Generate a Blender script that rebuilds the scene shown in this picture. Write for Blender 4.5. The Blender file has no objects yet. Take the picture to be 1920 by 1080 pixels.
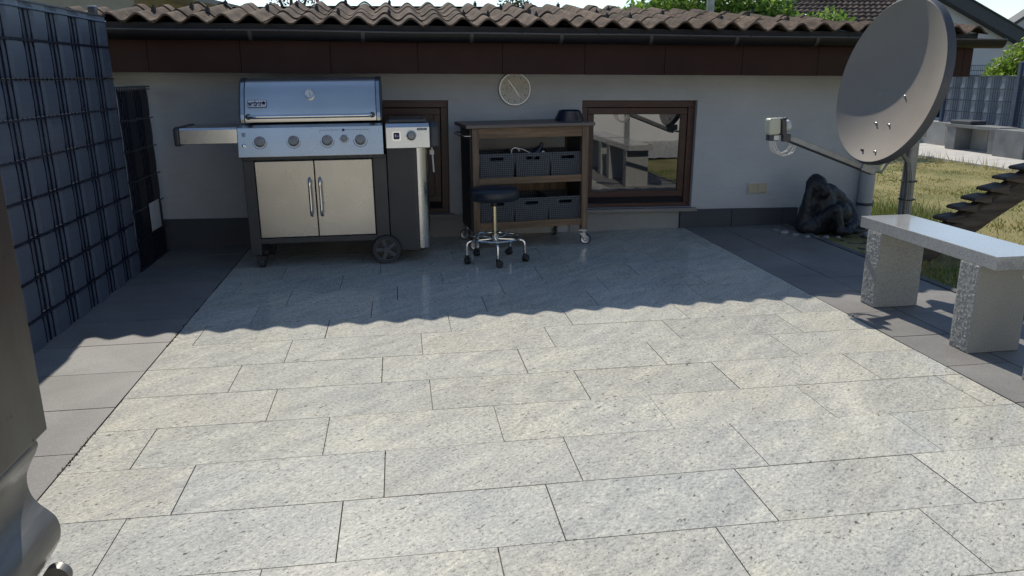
import bpy, bmesh, math, random
import numpy as np
from mathutils import Vector, Matrix
from mathutils.noise import noise as pnoise
random.seed(7); np.random.seed(7)
rad = math.radians
scn = bpy.context.scene
COL = scn.collection

# ------------------------------------------------------------------ camera
YAW, PITCH, ROLL = -.139, .267, -.011
cy_, sy_ = math.cos(YAW), math.sin(YAW); cp_, sp_ = math.cos(PITCH), math.sin(PITCH)
F_ = Vector((-sy_*cp_, cy_*cp_, -sp_)); R_ = Vector((cy_, sy_, 0)); U_ = R_.cross(F_)
c_, s_ = math.cos(ROLL), math.sin(ROLL)
R2, U2 = c_*R_ + s_*U_, -s_*R_ + c_*U_
cam = bpy.data.objects.new('camera', bpy.data.cameras.new('camera')); COL.objects.link(cam)
cam.data.sensor_width = 36; cam.data.lens = 1469/1920*36
cam.data.clip_start = .05; cam.data.clip_end = 3000
CAM = Vector((1.1792, -3.5224, 1.2792))
cam.matrix_world = Matrix(((R2.x, U2.x, -F_.x, CAM.x), (R2.y, U2.y, -F_.y, CAM.y), (R2.z, U2.z, -F_.z, CAM.z), (0, 0, 0, 1)))
scn.camera = cam

# ------------------------------------------------------------------ light
SUN = Vector((-.115, 1.06, 1.0)).normalized()
elev = math.asin(SUN.z); azim = math.atan2(SUN.x, SUN.y)
w = bpy.data.worlds.new('World'); scn.world = w; w.use_nodes = True
nt = w.node_tree; nt.nodes.clear()
sky = nt.nodes.new('ShaderNodeTexSky'); sky.sky_type = 'NISHITA'; sky.sun_disc = False
sky.sun_elevation = elev; sky.sun_rotation = azim
sky.air_density = 1.0; sky.dust_density = .15; sky.ozone_density = 1.6
bg = nt.nodes.new('ShaderNodeBackground'); bg.inputs['Strength'].default_value = .135
wo = nt.nodes.new('ShaderNodeOutputWorld')
nt.links.new(sky.outputs[0], bg.inputs[0]); nt.links.new(bg.outputs[0], wo.inputs[0])
sl = bpy.data.lights.new('sun', 'SUN'); sl.energy = 4.6; sl.angle = rad(.55); sl.color = (1, .945, .84)
so = bpy.data.objects.new('sun', sl); COL.objects.link(so)
so.rotation_euler = SUN.to_track_quat('Z', 'Y').to_euler()
scn.view_settings.view_transform = 'Standard'; scn.view_settings.look = 'None'
scn.view_settings.exposure = 0.0; scn.view_settings.gamma = 1
scn.view_settings.use_curve_mapping = False

# ------------------------------------------------------------------ materials
def newmat(name):
    m = bpy.data.materials.new(name); m.use_nodes = True
    t = m.node_tree; b = t.nodes['Principled BSDF']
    return m, t, b
def nd(t, typ, **kw):
    n = t.nodes.new(typ)
    for k, v in kw.items(): setattr(n, k, v)
    return n
def coords(t, scale=(1, 1, 1), rot=(0, 0, 0), kind='Object'):
    tc = nd(t, 'ShaderNodeTexCoord'); mp = nd(t, 'ShaderNodeMapping')
    mp.inputs['Scale'].default_value = scale; mp.inputs['Rotation'].default_value = rot
    t.links.new(tc.outputs[kind], mp.inputs['Vector']); return mp.outputs['Vector']
def noise(t, vec, scale, detail=4, rough=.6):
    n = nd(t, 'ShaderNodeTexNoise'); n.inputs['Scale'].default_value = scale
    n.inputs['Detail'].default_value = detail; n.inputs['Roughness'].default_value = rough
    t.links.new(vec, n.inputs['Vector']); return n.outputs['Fac']
def ramp(t, fac, stops):
    r = nd(t, 'ShaderNodeValToRGB'); e = r.color_ramp.elements
    while len(e) < len(stops): e.new(.5)
    for i, (p, c) in enumerate(stops):
        e[i].position = p; e[i].color = (c[0], c[1], c[2], 1)
    t.links.new(fac, r.inputs['Fac']); return r.outputs['Color']
def mixc(t, fac, a, b, typ='MIX'):
    m = nd(t, 'ShaderNodeMix', data_type='RGBA', blend_type=typ)
    if isinstance(fac, (int, float)): m.inputs[0].default_value = fac
    else: t.links.new(fac, m.inputs[0])
    for i, v in ((6, a), (7, b)):
        if isinstance(v, tuple): m.inputs[i].default_value = (v[0], v[1], v[2], 1)
        else: t.links.new(v, m.inputs[i])
    return m.outputs[2]
def bump(t, b, fac, strength, dist=.01):
    n = nd(t, 'ShaderNodeBump'); n.inputs['Strength'].default_value = strength
    n.inputs['Distance'].default_value = dist
    t.links.new(fac, n.inputs['Height']); t.links.new(n.outputs[0], b.inputs['Normal'])
def M(name, col, rough=.6, metal=0, var=.15, vs=6, bs=0, bsc=80, stretch=(1, 1, 1), spec=.5, rv=.1):
    m, t, b = newmat(name)
    v = coords(t, stretch)
    f = noise(t, v, vs, 5)
    lo = tuple(c*(1-var) for c in col); hi = tuple(min(1, c*(1+var)) for c in col)
    t.links.new(ramp(t, f, [(.3, lo), (.7, hi)]), b.inputs['Base Color'])
    b.inputs['Metallic'].default_value = metal
    b.inputs['Specular IOR Level'].default_value = spec
    mr = nd(t, 'ShaderNodeMapRange'); mr.inputs[3].default_value = max(.02, rough-rv); mr.inputs[4].default_value = min(1, rough+rv)
    t.links.new(noise(t, v, vs*3, 3), mr.inputs[0]); t.links.new(mr.outputs[0], b.inputs['Roughness'])
    if bs: bump(t, b, noise(t, v, bsc, 5, .65), bs)
    return m

def granite_mat():
    m, t, b = newmat('pale_granite')
    at = nd(t, 'ShaderNodeAttribute', attribute_name='tint')
    tc = nd(t, 'ShaderNodeTexCoord')
    sc_ = nd(t, 'ShaderNodeVectorMath', operation='MULTIPLY'); sc_.inputs[1].default_value = (53, 91, 37)
    t.links.new(at.outputs['Color'], sc_.inputs[0])
    ad = nd(t, 'ShaderNodeVectorMath', operation='ADD'); t.links.new(tc.outputs['Object'], ad.inputs[0]); t.links.new(sc_.outputs[0], ad.inputs[1])
    def rs(scale, ang):      # rotate first, then stretch, so that veins run diagonally; each flag is its own cut of stone
        m1 = nd(t, 'ShaderNodeMapping'); m1.inputs['Rotation'].default_value = (0, 0, rad(ang)); t.links.new(ad.outputs[0], m1.inputs['Vector'])
        m2 = nd(t, 'ShaderNodeMapping'); m2.inputs['Scale'].default_value = scale; t.links.new(m1.outputs[0], m2.inputs['Vector']); return m2.outputs['Vector']
    v3 = rs((1, 1, 1), 0)
    streak = noise(t, rs((2.4, 9, 1), -42), 1.5, 7, .68)
    base = ramp(t, streak, [(.28, (.385, .378, .348)), (.43, (.46, .451, .41)), (.55, (.515, .502, .448)), (.70, (.60, .578, .50))])
    patch = noise(t, v3, 2.6, 4, .6)
    base = mixc(t, .9, base, ramp(t, patch, [(.32, (.92, .93, .95)), (.5, (1, 1, .99)), (.68, (1.04, 1.02, .97))]), 'MULTIPLY')
    fine = noise(t, rs((.75, 1.3, 1), -35), 80, 4, .8)
    base = mixc(t, .95, base, ramp(t, fine, [(.34, (.50, .49, .48)), (.45, (.90, .90, .89)), (.55, (1.06, 1.05, 1.03)), (.66, (1.4, 1.38, 1.30))]), 'MULTIPLY')
    spk = noise(t, rs((34, 62, 1), -35), 1.0, 3, .6)
    base = mixc(t, 1, base, ramp(t, spk, [(.30, (.30, .27, .25)), (.36, (1, 1, 1))]), 'MULTIPLY')
    spk2 = noise(t, v3, 150, 2, .5)
    base = mixc(t, 1, base, ramp(t, spk2, [(.30, (.35, .33, .33)), (.36, (1, 1, 1))]), 'MULTIPLY')
    base = mixc(t, 1, base, at.outputs['Color'], 'MULTIPLY')
    t.links.new(base, b.inputs['Base Color'])
    b.inputs['Roughness'].default_value = .75
    b.inputs['Specular IOR Level'].default_value = .1
    b.inputs['Coat Weight'].default_value = .5; b.inputs['Coat Roughness'].default_value = .13; b.inputs['Coat IOR'].default_value = 1.42
    bump(t, b, fine, .12, .004)
    return m
def slab_mat():
    m, t, b = newmat('grey_paver')
    v = coords(t)
    at = nd(t, 'ShaderNodeAttribute', attribute_name='tint')
    c = ramp(t, noise(t, v, 2.5, 6, .65), [(.3, (.185, .175, .165)), (.7, (.25, .24, .228))])
    big = noise(t, coords(t, (1, 1, 1)), 1.1, 5, .7)
    c = mixc(t, .8, c, ramp(t, big, [(.35, (.80, .80, .80)), (.6, (1.06, 1.05, 1.04))]), 'MULTIPLY')
    c = mixc(t, .8, c, ramp(t, noise(t, v, 160, 3, .7), [(.3, (.72, .72, .72)), (.7, (1.22, 1.22, 1.22))]), 'MULTIPLY')
    c = mixc(t, 1, c, at.outputs['Color'], 'MULTIPLY')
    t.links.new(c, b.inputs['Base Color']); b.inputs['Roughness'].default_value = .62
    b.inputs['Specular IOR Level'].default_value = .35
    bump(t, b, noise(t, v, 180, 4, .7), .18, .004)
    return m
def speckle_granite(name, base, rough=.35, rock=0):
    m, t, b = newmat(name)
    v = coords(t)
    c = ramp(t, noise(t, v, 200, 3, .8), [(.34, tuple(x*.5 for x in base)), (.46, tuple(x*.9 for x in base)), (.56, base), (.66, tuple(min(.9, x*1.3) for x in base))])
    c = mixc(t, .5, c, ramp(t, noise(t, v, 5, 4, .6), [(.3, (.85, .86, .88)), (.7, (1.08, 1.07, 1.04))]), 'MULTIPLY')
    t.links.new(c, b.inputs['Base Color']); b.inputs['Roughness'].default_value = rough
    if rock:
        bump(t, b, noise(t, v, 42, 6, .8), rock, .02)
    else: bump(t, b, noise(t, v, 160, 2), .04, .002)
    return m
def wood_mat(name, dark, light, axis=0, rough=.6):
    m, t, b = newmat(name)
    s = [22, 22, 22]; s[axis] = 1.6
    v = coords(t, tuple(s))
    c = ramp(t, noise(t, v, 1.2, 6, .7), [(.3, dark), (.7, light)])
    t.links.new(c, b.inputs['Base Color']); b.inputs['Roughness'].default_value = rough
    bump(t, b, noise(t, v, 2.5, 5, .7), .25, .004)
    return m
def steel_mat(name, col=(.62, .61, .59), rough=.28, stretch=(2, 60, 60), amt=.06):
    m, t, b = newmat(name)
    v = coords(t, stretch)
    f = noise(t, v, 3, 1, .5)
    cc = ramp(t, f, [(.3, tuple(c*.975 for c in col)), (.7, tuple(min(1, c*1.015) for c in col))])
    cc = mixc(t, .7, cc, ramp(t, noise(t, coords(t, (1, 1, .6)), 3, 1.5, .5), [(.3, (.84, .83, .80)), (.7, (1.04, 1.04, 1.04))]), 'MULTIPLY')
    t.links.new(cc, b.inputs['Base Color'])
    b.inputs['Metallic'].default_value = 1
    sm = noise(t, coords(t), 5, 1.5, .5)
    mr = nd(t, 'ShaderNodeMapRange'); mr.inputs[3].default_value = rough-amt; mr.inputs[4].default_value = rough+amt
    t.links.new(sm, mr.inputs[0]); t.links.new(mr.outputs[0], b.inputs['Roughness'])
    return m
def stucco_mat():
    m, t, b = newmat('white_render')
    v = coords(t, (6, 6, 26), (0, rad(-4), 0))
    c = ramp(t, noise(t, coords(t), 1.3, 5, .6), [(.3, (.42, .425, .43)), (.7, (.53, .53, .53))])
    t.links.new(c, b.inputs['Base Color']); b.inputs['Roughness'].default_value = .85
    g = noise(t, v, 1.6, 4, .6)
    r = ramp(t, g, [(.52, (0, 0, 0)), (.60, (1, 1, 1))])
    bump(t, b, r, .38, .005)
    return m
def rooftile_mat(name='concrete_tile', a=(.050, .035, .026), bb=(.165, .122, .092)):
    m, t, b = newmat(name)
    v = coords(t, (1, .55, 1))
    c = ramp(t, noise(t, v, 7, 6, .68), [(.3, a), (.62, bb), (.8, tuple(x*1.15 for x in bb))])
    lich = noise(t, coords(t), 34, 5, .75)
    c = mixc(t, ramp(t, lich, [(.60, (0, 0, 0)), (.70, (.75, .75, .75))]), c, (.27, .245, .215))
    c = mixc(t, .9, c, ramp(t, noise(t, coords(t, (1, .4, 1)), 26, 5, .75), [(.34, (.45, .43, .42)), (.52, (1, 1, 1)), (.7, (1.35, 1.3, 1.25))]), 'MULTIPLY')
    at = nd(t, 'ShaderNodeAttribute', attribute_name='tint')
    c = mixc(t, 1, c, at.outputs['Color'], 'MULTIPLY')
    b.inputs['Specular IOR Level'].default_value = .08
    t.links.new(c, b.inputs['Base Color']); b.inputs['Roughness'].default_value = .9
    bump(t, b, noise(t, coords(t), 90, 5, .7), .35, .006)
    return m
def strip_mat(name, col, rough=.45):
    m, t, b = newmat(name)
    v = coords(t, (1, 3, 60))
    c = ramp(t, noise(t, v, 2, 4, .6), [(.3, tuple(x*.85 for x in col)), (.7, tuple(x*1.12 for x in col))])
    t.links.new(c, b.inputs['Base Color']); b.inputs['Roughness'].default_value = rough
    bump(t, b, noise(t, v, 2, 3), .08, .002)
    return m
def lawn_mat():
    m, t, b = newmat('dry_lawn')
    v = coords(t)
    c = ramp(t, noise(t, v, .9, 6, .65), [(.32, (.15, .16, .045)), (.5, (.30, .27, .105)), (.68, (.42, .35, .16))])
    c = mixc(t, .8, c, ramp(t, noise(t, v, 40, 5, .75), [(.3, (.55, .55, .5)), (.7, (1.35, 1.3, 1.2))]), 'MULTIPLY')
    t.links.new(c, b.inputs['Base Color']); b.inputs['Roughness'].default_value = .95
    bump(t, b, noise(t, v, 60, 5, .8), .9, .02)
    return m
def attr_leaf_mat(name, rough=.55, trans=.25):
    m, t, b = newmat(name)
    at = nd(t, 'ShaderNodeAttribute', attribute_name='tint')
    v = coords(t)
    c = mixc(t, .6, at.outputs['Color'], ramp(t, noise(t, v, 9, 4), [(.3, (.7, .75, .7)), (.7, (1.2, 1.15, 1.1))]), 'MULTIPLY')
    t.links.new(c, b.inputs['Base Color']); b.inputs['Roughness'].default_value = rough
    b.inputs['Specular IOR Level'].default_value = .3
    tr = nd(t, 'ShaderNodeBsdfTranslucent'); t.links.new(c, tr.inputs[0])
    mx = nd(t, 'ShaderNodeMixShader'); mx.inputs[0].default_value = trans
    out = t.nodes['Material Output']
    t.links.new(b.outputs[0], mx.inputs[1]); t.links.new(tr.outputs[0], mx.inputs[2]); t.links.new(mx.outputs[0], out.inputs[0])
    return m
def basket_mat():
    m, t, b = newmat('woven_plastic')
    v = coords(t, (1, 1, 1))
    sx = nd(t, 'ShaderNodeSeparateXYZ'); t.links.new(v, sx.inputs[0])
    def wave(sock, k, ph=0):
        a = nd(t, 'ShaderNodeMath', operation='MULTIPLY_ADD'); a.inputs[1].default_value = k; a.inputs[2].default_value = ph
        t.links.new(sock, a.inputs[0]); s = nd(t, 'ShaderNodeMath', operation='SINE'); t.links.new(a.outputs[0], s.inputs[0]); return s.outputs[0]
    ad = nd(t, 'ShaderNodeMath', operation='ADD'); t.links.new(sx.outputs[0], ad.inputs[0]); t.links.new(sx.outputs[1], ad.inputs[1])
    wx = wave(ad.outputs[0], 380); wz = wave(sx.outputs[2], 420)
    mu = nd(t, 'ShaderNodeMath', operation='MAXIMUM'); t.links.new(wx, mu.inputs[0]); t.links.new(wz, mu.inputs[1])
    t.links.new(ramp(t, mu.outputs[0], [(.35, (.022, .026, .032)), (.9, (.115, .125, .14))]), b.inputs['Base Color'])
    b.inputs['Roughness'].default_value = .5
    bump(t, b, mu.outputs[0], .5, .004)
    return m
def dark_pane_mat(name, col=(.8, .85, .85)):
    m, t, b = newmat(name)
    b.inputs['Base Color'].default_value = (.01, .012, .014, 1)  # opaque pane: the unlit room behind is put into this dark base
    b.inputs['Roughness'].default_value = .015
    b.inputs['IOR'].default_value = 2.3
    b.inputs['Specular IOR Level'].default_value = .6
    bump(t, b, noise(t, coords(t), 1.4, 1), .02, .01)
    return m

MT = dict(
 granite=granite_mat(), slab=slab_mat(),
 grout=M('grout', (.17, .155, .125), .95, bs=.3),
 joint=M('dark_joint', (.05, .048, .045), .95, bs=.3),
 wall=stucco_mat(),
 plinth=M('dark_plinth', (.055, .060, .070), .6, var=.12, vs=5, bs=.08),
 fascia=M('brown_fascia', (.040, .0165, .012), .6, var=.15, vs=4, bs=.05, spec=.2),
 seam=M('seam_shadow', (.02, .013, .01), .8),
 gutter=M('dark_gutter', (.011, .0095, .0105), .45, var=.2, bs=.04, spec=.3),
 gutter_rim=M('gutter_rim', (.16, .14, .13), .3, metal=.6),
 rooftile=rooftile_mat(), tileunder=M('tile_underside', (.06, .05, .045), .9, bs=.2),
 blackhook=M('black_hook', (.02, .018, .018), .6),
 frame=wood_mat('brown_window_frame', (.042, .014, .009), (.080, .028, .019), 0, .42),
 glass=dark_pane_mat('window_glass'),
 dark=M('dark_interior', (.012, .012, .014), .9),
 roughstone=speckle_granite('rough_stone', (.33, .32, .29), .7, .3),
 sill=speckle_granite('sill_stone', (.26, .24, .22), .5),
 bench=speckle_granite('bench_granite', (.385, .378, .352), .5),
 benchtop=speckle_granite('bench_polished', (.42, .42, .41), .10),
 benchrock=speckle_granite('bench_split_face', (.36, .36, .35), .85, .4),
 steel=steel_mat('brushed_steel', (.60, .60, .59), .27),
 lid=steel_mat('lid_steel', (.78, .75, .70), .33),
 door=steel_mat('door_steel', (.44, .425, .40), .28, (60, 2, 2)),
 chrome=steel_mat('chrome', (.72, .72, .72), .09, (2, 2, 2), .03),
 graphite=M('graphite_enamel', (.048, .05, .052), .42, metal=.2, var=.08, bs=.03),
 black=M('black_plastic', (.018, .019, .021), .45, var=.2),
 rubber=M('grey_wheel', (.035, .037, .042), .6),
 wheelhub=M('wheel_hub', (.075, .08, .088), .5),
 knob=M('knob_grey', (.24, .24, .235), .4, metal=.5),
 navy=M('badge_navy', (.01, .015, .06), .4, var=.05),
 badge=M('badge_white', (.65, .67, .70), .35, var=.03),
 red=M('red_mark', (.35, .03, .02), .5),
 white=M('white_plastic', (.62, .61, .57), .45, var=.05),
 cream=M('cream_plastic', (.46, .42, .29), .45, var=.05, rv=.03),
 clockface=M('clock_face', (.56, .53, .45), .55, var=.04),
 silver=M('silver_rim', (.55, .55, .56), .3, metal=.7, var=.05),
 cartwood=wood_mat('cart_wood', (.085, .05, .028), (.30, .185, .10), 0, .55),
 cartwoodv=wood_mat('cart_wood_upright', (.07, .045, .028), (.25, .165, .10), 2, .55),
 carttop=wood_mat('cart_top', (.10, .075, .066), (.17, .135, .12), 0, .4),
 darkpanel=M('dark_panel', (.02, .021, .024), .5),
 basket=basket_mat(),
 vinyl=M('black_vinyl', (.016, .02, .03), .38, var=.15, bs=.05, bsc=200),
 brass=steel_mat('stem_metal', (.66, .58, .40), .2, (2, 2, 2), .04),
 bowl=M('dark_blue_bowl', (.012, .018, .04), .3, var=.1),
 dish=M('dish_paint', (.245, .212, .175), .5, var=.05, vs=3, bs=.02),
 dishshade=M('dish_shade_paint', (.075, .075, .08), .5, var=.06),  # darker copy of the dish paint, shade of the flange put into colour
 galv=M('galvanised_steel', (.26, .27, .265), .42, metal=.5, var=.2, vs=14, bs=.04),
 lnb=M('lnb_shell', (.50, .50, .39), .4, var=.05),
 lnbdark=M('lnb_dark', (.05, .05, .055), .4),
 cable=M('white_cable', (.62, .60, .56), .45, var=.05),
 gorilla=M('dark_cast_stone', (.017, .0185, .023), .5, var=.3, vs=14, bs=.6, bsc=26),
 pebble=M('river_pebble', (.25, .245, .235), .6, var=.5, vs=12, bs=.05),
 darkwood=wood_mat('dark_weathered_wood', (.018, .012, .009), (.15, .11, .085), 0, .7),
 strip=strip_mat('slate_strip', (.080, .095, .128)),
 stripshade=strip_mat('shaded_strip', (.008, .010, .017), .5),  # slate strip darkened to paint in the deep shade near the outbuilding
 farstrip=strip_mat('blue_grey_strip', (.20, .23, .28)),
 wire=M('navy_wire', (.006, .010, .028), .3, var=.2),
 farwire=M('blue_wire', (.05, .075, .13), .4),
 concrete=M('concrete', (.33, .325, .31), .85, var=.15, vs=3, bs=.15),
 concrete_dark=M('weathered_concrete', (.20, .205, .205), .85, var=.25, vs=4, bs=.2),
 path=M('pale_path', (.53, .50, .46), .85, var=.12, vs=4, bs=.1),
 lawn=lawn_mat(), blade=attr_leaf_mat('grass_blade', .7, .2), leaf=attr_leaf_mat('leaf', .45, .45),
 soil=M('soil', (.07, .055, .04), .95, var=.4, vs=12, bs=.8, bsc=40),
 edging=M('edging_stone', (.12, .12, .12), .8, var=.2, bs=.2),
 housewall=M('house_render', (.66, .64, .60), .85, var=.05, vs=2, bs=.06),
 housewall2=M('pale_blue_render', (.52, .53, .58), .85, var=.05, vs=2, bs=.06),
 verge=M('dark_verge', (.035, .045, .058), .6, var=.1, bs=.1),
 rooftile2=rooftile_mat('brown_roof', (.085, .066, .058), (.16, .125, .11)), paleroof=M('pale_roof', (.35, .34, .33), .8),
 greyroof=M('grey_sheet_roof', (.20, .20, .20), .7, var=.15, bs=.1),
 beige=M('beige_fascia', (.30, .29, .25), .8, var=.1),
 bark=M('bark', (.07, .055, .04), .9, var=.3, bs=.6, bsc=20),
 rust=None, curl=None, eave_metal=M('bracket_metal', (.05, .044, .042), .45),
)
def rust_mat():
    m, t, b = newmat('aged_steel_panel')
    v = coords(t)
    sx = nd(t, 'ShaderNodeSeparateXYZ'); t.links.new(v, sx.inputs[0])
    n1 = noise(t, coords(t, (3, 3, 1)), 2.2, 5, .65)
    ad = nd(t, 'ShaderNodeMath', operation='MULTIPLY_ADD'); ad.inputs[1].default_value = 1.9; ad.inputs[2].default_value = -1.63
    t.links.new(sx.outputs[2], ad.inputs[0])
    a2 = nd(t, 'ShaderNodeMath', operation='ADD'); t.links.new(ad.outputs[0], a2.inputs[0]); t.links.new(n1, a2.inputs[1])
    c = ramp(t, a2.outputs[0], [(.25, (.125, .113, .093)), (.5, (.095, .082, .064)), (.75, (.055, .036, .026)), (1, (.036, .021, .015))])
    pits = noise(t, coords(t), 45, 3, .5)
    c = mixc(t, 1, c, ramp(t, pits, [(.27, (.25, .22, .2)), (.31, (1, 1, 1))]), 'MULTIPLY')
    t.links.new(c, b.inputs['Base Color']); b.inputs['Roughness'].default_value = .55; b.inputs['Metallic'].default_value = .25
    bump(t, b, noise(t, v, 35, 4), .12, .004)
    return m
MT['rust'] = rust_mat()
bt = MT['benchtop'].node_tree.nodes['Principled BSDF']; bt.inputs['Coat Weight'].default_value = .2; bt.inputs['Coat Roughness'].default_value = .03; bt.inputs['Coat IOR'].default_value = 1.6
MT['curl'] = M('curled_steel', (.15, .142, .13), .45, metal=.45, var=.25, vs=9, bs=.08, bsc=30, stretch=(6, .6, 1))

# ------------------------------------------------------------------ mesh builder
class MB:
    def __init__(s): s.v = []; s.f = []; s.m = []; s.t = []
    def add(s, vs, fs, mi=0, tint=None):
        o = len(s.v); s.v += [tuple(p) for p in vs]
        for f in fs:
            s.f.append(tuple(i+o for i in f)); s.m.append(mi); s.t.append(tint)
        return s
    def box(s, x0, x1, y0, y1, z0, z1, mi=0, mat=None, tint=None):
        vs = [Vector(p) for p in ((x0, y0, z0), (x1, y0, z0), (x1, y1, z0), (x0, y1, z0), (x0, y0, z1), (x1, y0, z1), (x1, y1, z1), (x0, y1, z1))]
        if mat: vs = [mat @ v for v in vs]
        return s.add(vs, [(0, 3, 2, 1), (4, 5, 6, 7), (0, 1, 5, 4), (1, 2, 6, 5), (2, 3, 7, 6), (3, 0, 4, 7)], mi, tint)
    def cyl(s, p0, p1, r0, r1=None, n=24, cap=True, mi=0):
        r1 = r0 if r1 is None else r1
        p0, p1 = Vector(p0), Vector(p1); d = (p1-p0).normalized()
        a = d.orthogonal().normalized(); b = d.cross(a)
        vs = [p + r*(math.cos(2*math.pi*i/n)*a + math.sin(2*math.pi*i/n)*b) for p, r in ((p0, r0), (p1, r1)) for i in range(n)]
        fs = [(i, (i+1) % n, n+(i+1) % n, n+i) for i in range(n)]
        if cap: fs += [tuple(range(n))[::-1], tuple(range(n, 2*n))]
        return s.add(vs, fs, mi)
    def tube(s, pts, r, n=10, closed=False, mi=0, radii=None):
        pts = [Vector(p) for p in pts]; k = len(pts); vs = []; prev = None
        for i, p in enumerate(pts):
            if closed: d = pts[(i+1) % k]-pts[i-1]
            else: d = pts[min(i+1, k-1)]-pts[max(i-1, 0)]
            d.normalize()
            a = d.orthogonal().normalized() if prev is None else (prev - d*prev.dot(d)).normalized()
            prev = a; b = d.cross(a); rr = radii[i] if radii else r
            vs += [p + rr*(math.cos(2*math.pi*j/n)*a + math.sin(2*math.pi*j/n)*b) for j in range(n)]
        fs = []
        for i in range(k if closed else k-1):
            o, q = i*n, ((i+1) % k)*n
            fs += [(o+j, o+(j+1) % n, q+(j+1) % n, q+j) for j in range(n)]
        if not closed: fs += [tuple(range(n))[::-1], tuple(range((k-1)*n, k*n))]
        return s.add(vs, fs, mi)
    def lathe(s, prof, c=(0, 0, 0), n=40, mat=None, mi=0):
        c = Vector(c); vs = []; k = len(prof)
        for r, z in prof:
            for j in range(n):
                p = Vector((r*math.cos(2*math.pi*j/n), r*math.sin(2*math.pi*j/n), z))
                if mat: p = mat @ p
                vs.append(p + c)
        fs = [(i*n+j, i*n+(j+1) % n, (i+1)*n+(j+1) % n, (i+1)*n+j) for i in range(k-1) for j in range(n)]
        return s.add(vs, fs, mi)
    def prism(s, poly, z0, z1, axis='z', mi=0):   # poly list of 2D; axis = extrusion axis
        n = len(poly)
        def P(a, b, c): return {'z': (a, b, c), 'y': (a, c, b), 'x': (c, a, b)}[axis]
        vs = [P(a, b, z0) for a, b in poly]+[P(a, b, z1) for a, b in poly]
        return s.add(vs, [tuple(range(n))[::-1], tuple(range(n, 2*n))]+[(i, (i+1) % n, n+(i+1) % n, n+i) for i in range(n)], mi)
    def build(s, name, mats, parent=None, off=(0, 0, 0), smooth=False, bevel=0, seg=2, angle=35, loc=None, rot=None):
        me = bpy.data.meshes.new(name); o3 = Vector(off)
        me.from_pydata([tuple(Vector(v)-o3) for v in s.v], [], s.f); me.update()
        if not isinstance(mats, (list, tuple)): mats = [mats]
        for m in mats: me.materials.append(m)
        if len(mats) > 1: me.polygons.foreach_set('material_index', s.m)
        if any(t is not None for t in s.t):
            a = me.color_attributes.new('tint', 'FLOAT_COLOR', 'CORNER')
            buf = []
            for p, t in zip(me.polygons, s.t):
                c = t or (1, 1, 1)
                buf += [c[0], c[1], c[2], 1]*p.loop_total
            a.data.foreach_set('color', buf)
        bm = bmesh.new(); bm.from_mesh(me); bmesh.ops.recalc_face_normals(bm, faces=bm.faces); bm.to_mesh(me); bm.free()
        if smooth:
            me.polygons.foreach_set('use_smooth', [True]*len(me.polygons)); me.set_sharp_from_angle(angle=rad(angle))
        ob = bpy.data.objects.new(name, me); COL.objects.link(ob)
        if parent: ob.parent = parent
        else: ob.location = loc if loc is not None else off
        if loc is not None: ob.location = loc
        if rot is not None: ob.rotation_euler = rot
        if bevel:
            b = ob.modifiers.new('bevel', 'BEVEL'); b.width = bevel; b.segments = seg; b.limit_method = 'ANGLE'; b.angle_limit = rad(40)
            b.harden_normals = False
        return ob
def empty(name, label, cat, loc=(0, 0, 0), rot=(0, 0, 0), group=None):
    o = bpy.data.objects.new(name, None); COL.objects.link(o); o.location = loc; o.rotation_euler = rot
    o.empty_display_size = .1
    return tag(o, label, cat, group)
def tag(o, label, cat, group=None):
    o['label'] = label; o['category'] = cat
    if group: o['group'] = group
    return o
def struct(o, kind='structure'): o['kind'] = kind; return o
def copy_tree(o, parent=None):
    c = o.copy(); COL.objects.link(c)
    if parent: c.parent = parent
    for ch in list(o.children): copy_tree(ch, c)
    return c
def arc(c, r, a0, a1, n, plane='xz'):
    out = []
    for i in range(n+1):
        a = rad(a0+(a1-a0)*i/n); u, v = r*math.cos(a), r*math.sin(a)
        out.append({'xz': (c[0]+u, c[1], c[2]+v), 'yz': (c[0], c[1]+u, c[2]+v), 'xy': (c[0]+u, c[1]+v, c[2])}[plane])
    return out
def leaves(name, blobs, n, size, cols, mat, parent=None, off=(0, 0, 0), seed=1, shape=.5):
    """leaf sized faces spread through the volume of several blobs (x,y,z,rx,ry,rz)"""
    rs = np.random.RandomState(seed); mb_v = []; mb_f = []; tint = []
    wts = np.array([b[3]*b[4]*b[5] for b in blobs]); wts = wts/wts.sum()
    for k in range(n):
        b = blobs[rs.choice(len(blobs), p=wts)]
        d = rs.normal(size=3); d /= np.linalg.norm(d); q = rs.rand()**.45
        p = np.array(b[:3]) + d*q*np.array(b[3:6])
        a = rs.normal(size=3); a[2] -= .5; a /= np.linalg.norm(a); t = np.cross(a, rs.normal(size=3)); t /= np.linalg.norm(t)
        nn = np.cross(a, t)
        L = size*rs.uniform(.6, 1.35); W = L*shape
        o = len(mb_v)
        mb_v += [p, p+a*L*.45+t*W*.5+nn*L*.06, p+a*L, p+a*L*.45-t*W*.5+nn*L*.06]
        mb_f.append((o, o+1, o+2, o+3))
        c = cols[rs.randint(len(cols))]; j = rs.uniform(.75, 1.25); tint.append((c[0]*j, c[1]*j, c[2]*j))
    m = MB(); m.v = [tuple(v) for v in mb_v]; m.f = mb_f; m.m = [0]*len(mb_f); m.t = tint
    return m.build(name, mat, parent, off)

# ------------------------------------------------------------------ ground, paving
g = MB()
g.add([(-600, -600, -.06), (600, -600, -.06), (600, 900, -.06), (-600, 900, -.06)], [(0, 1, 2, 3)])
struct(g.build('ground', MT['lawn']))
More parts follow.
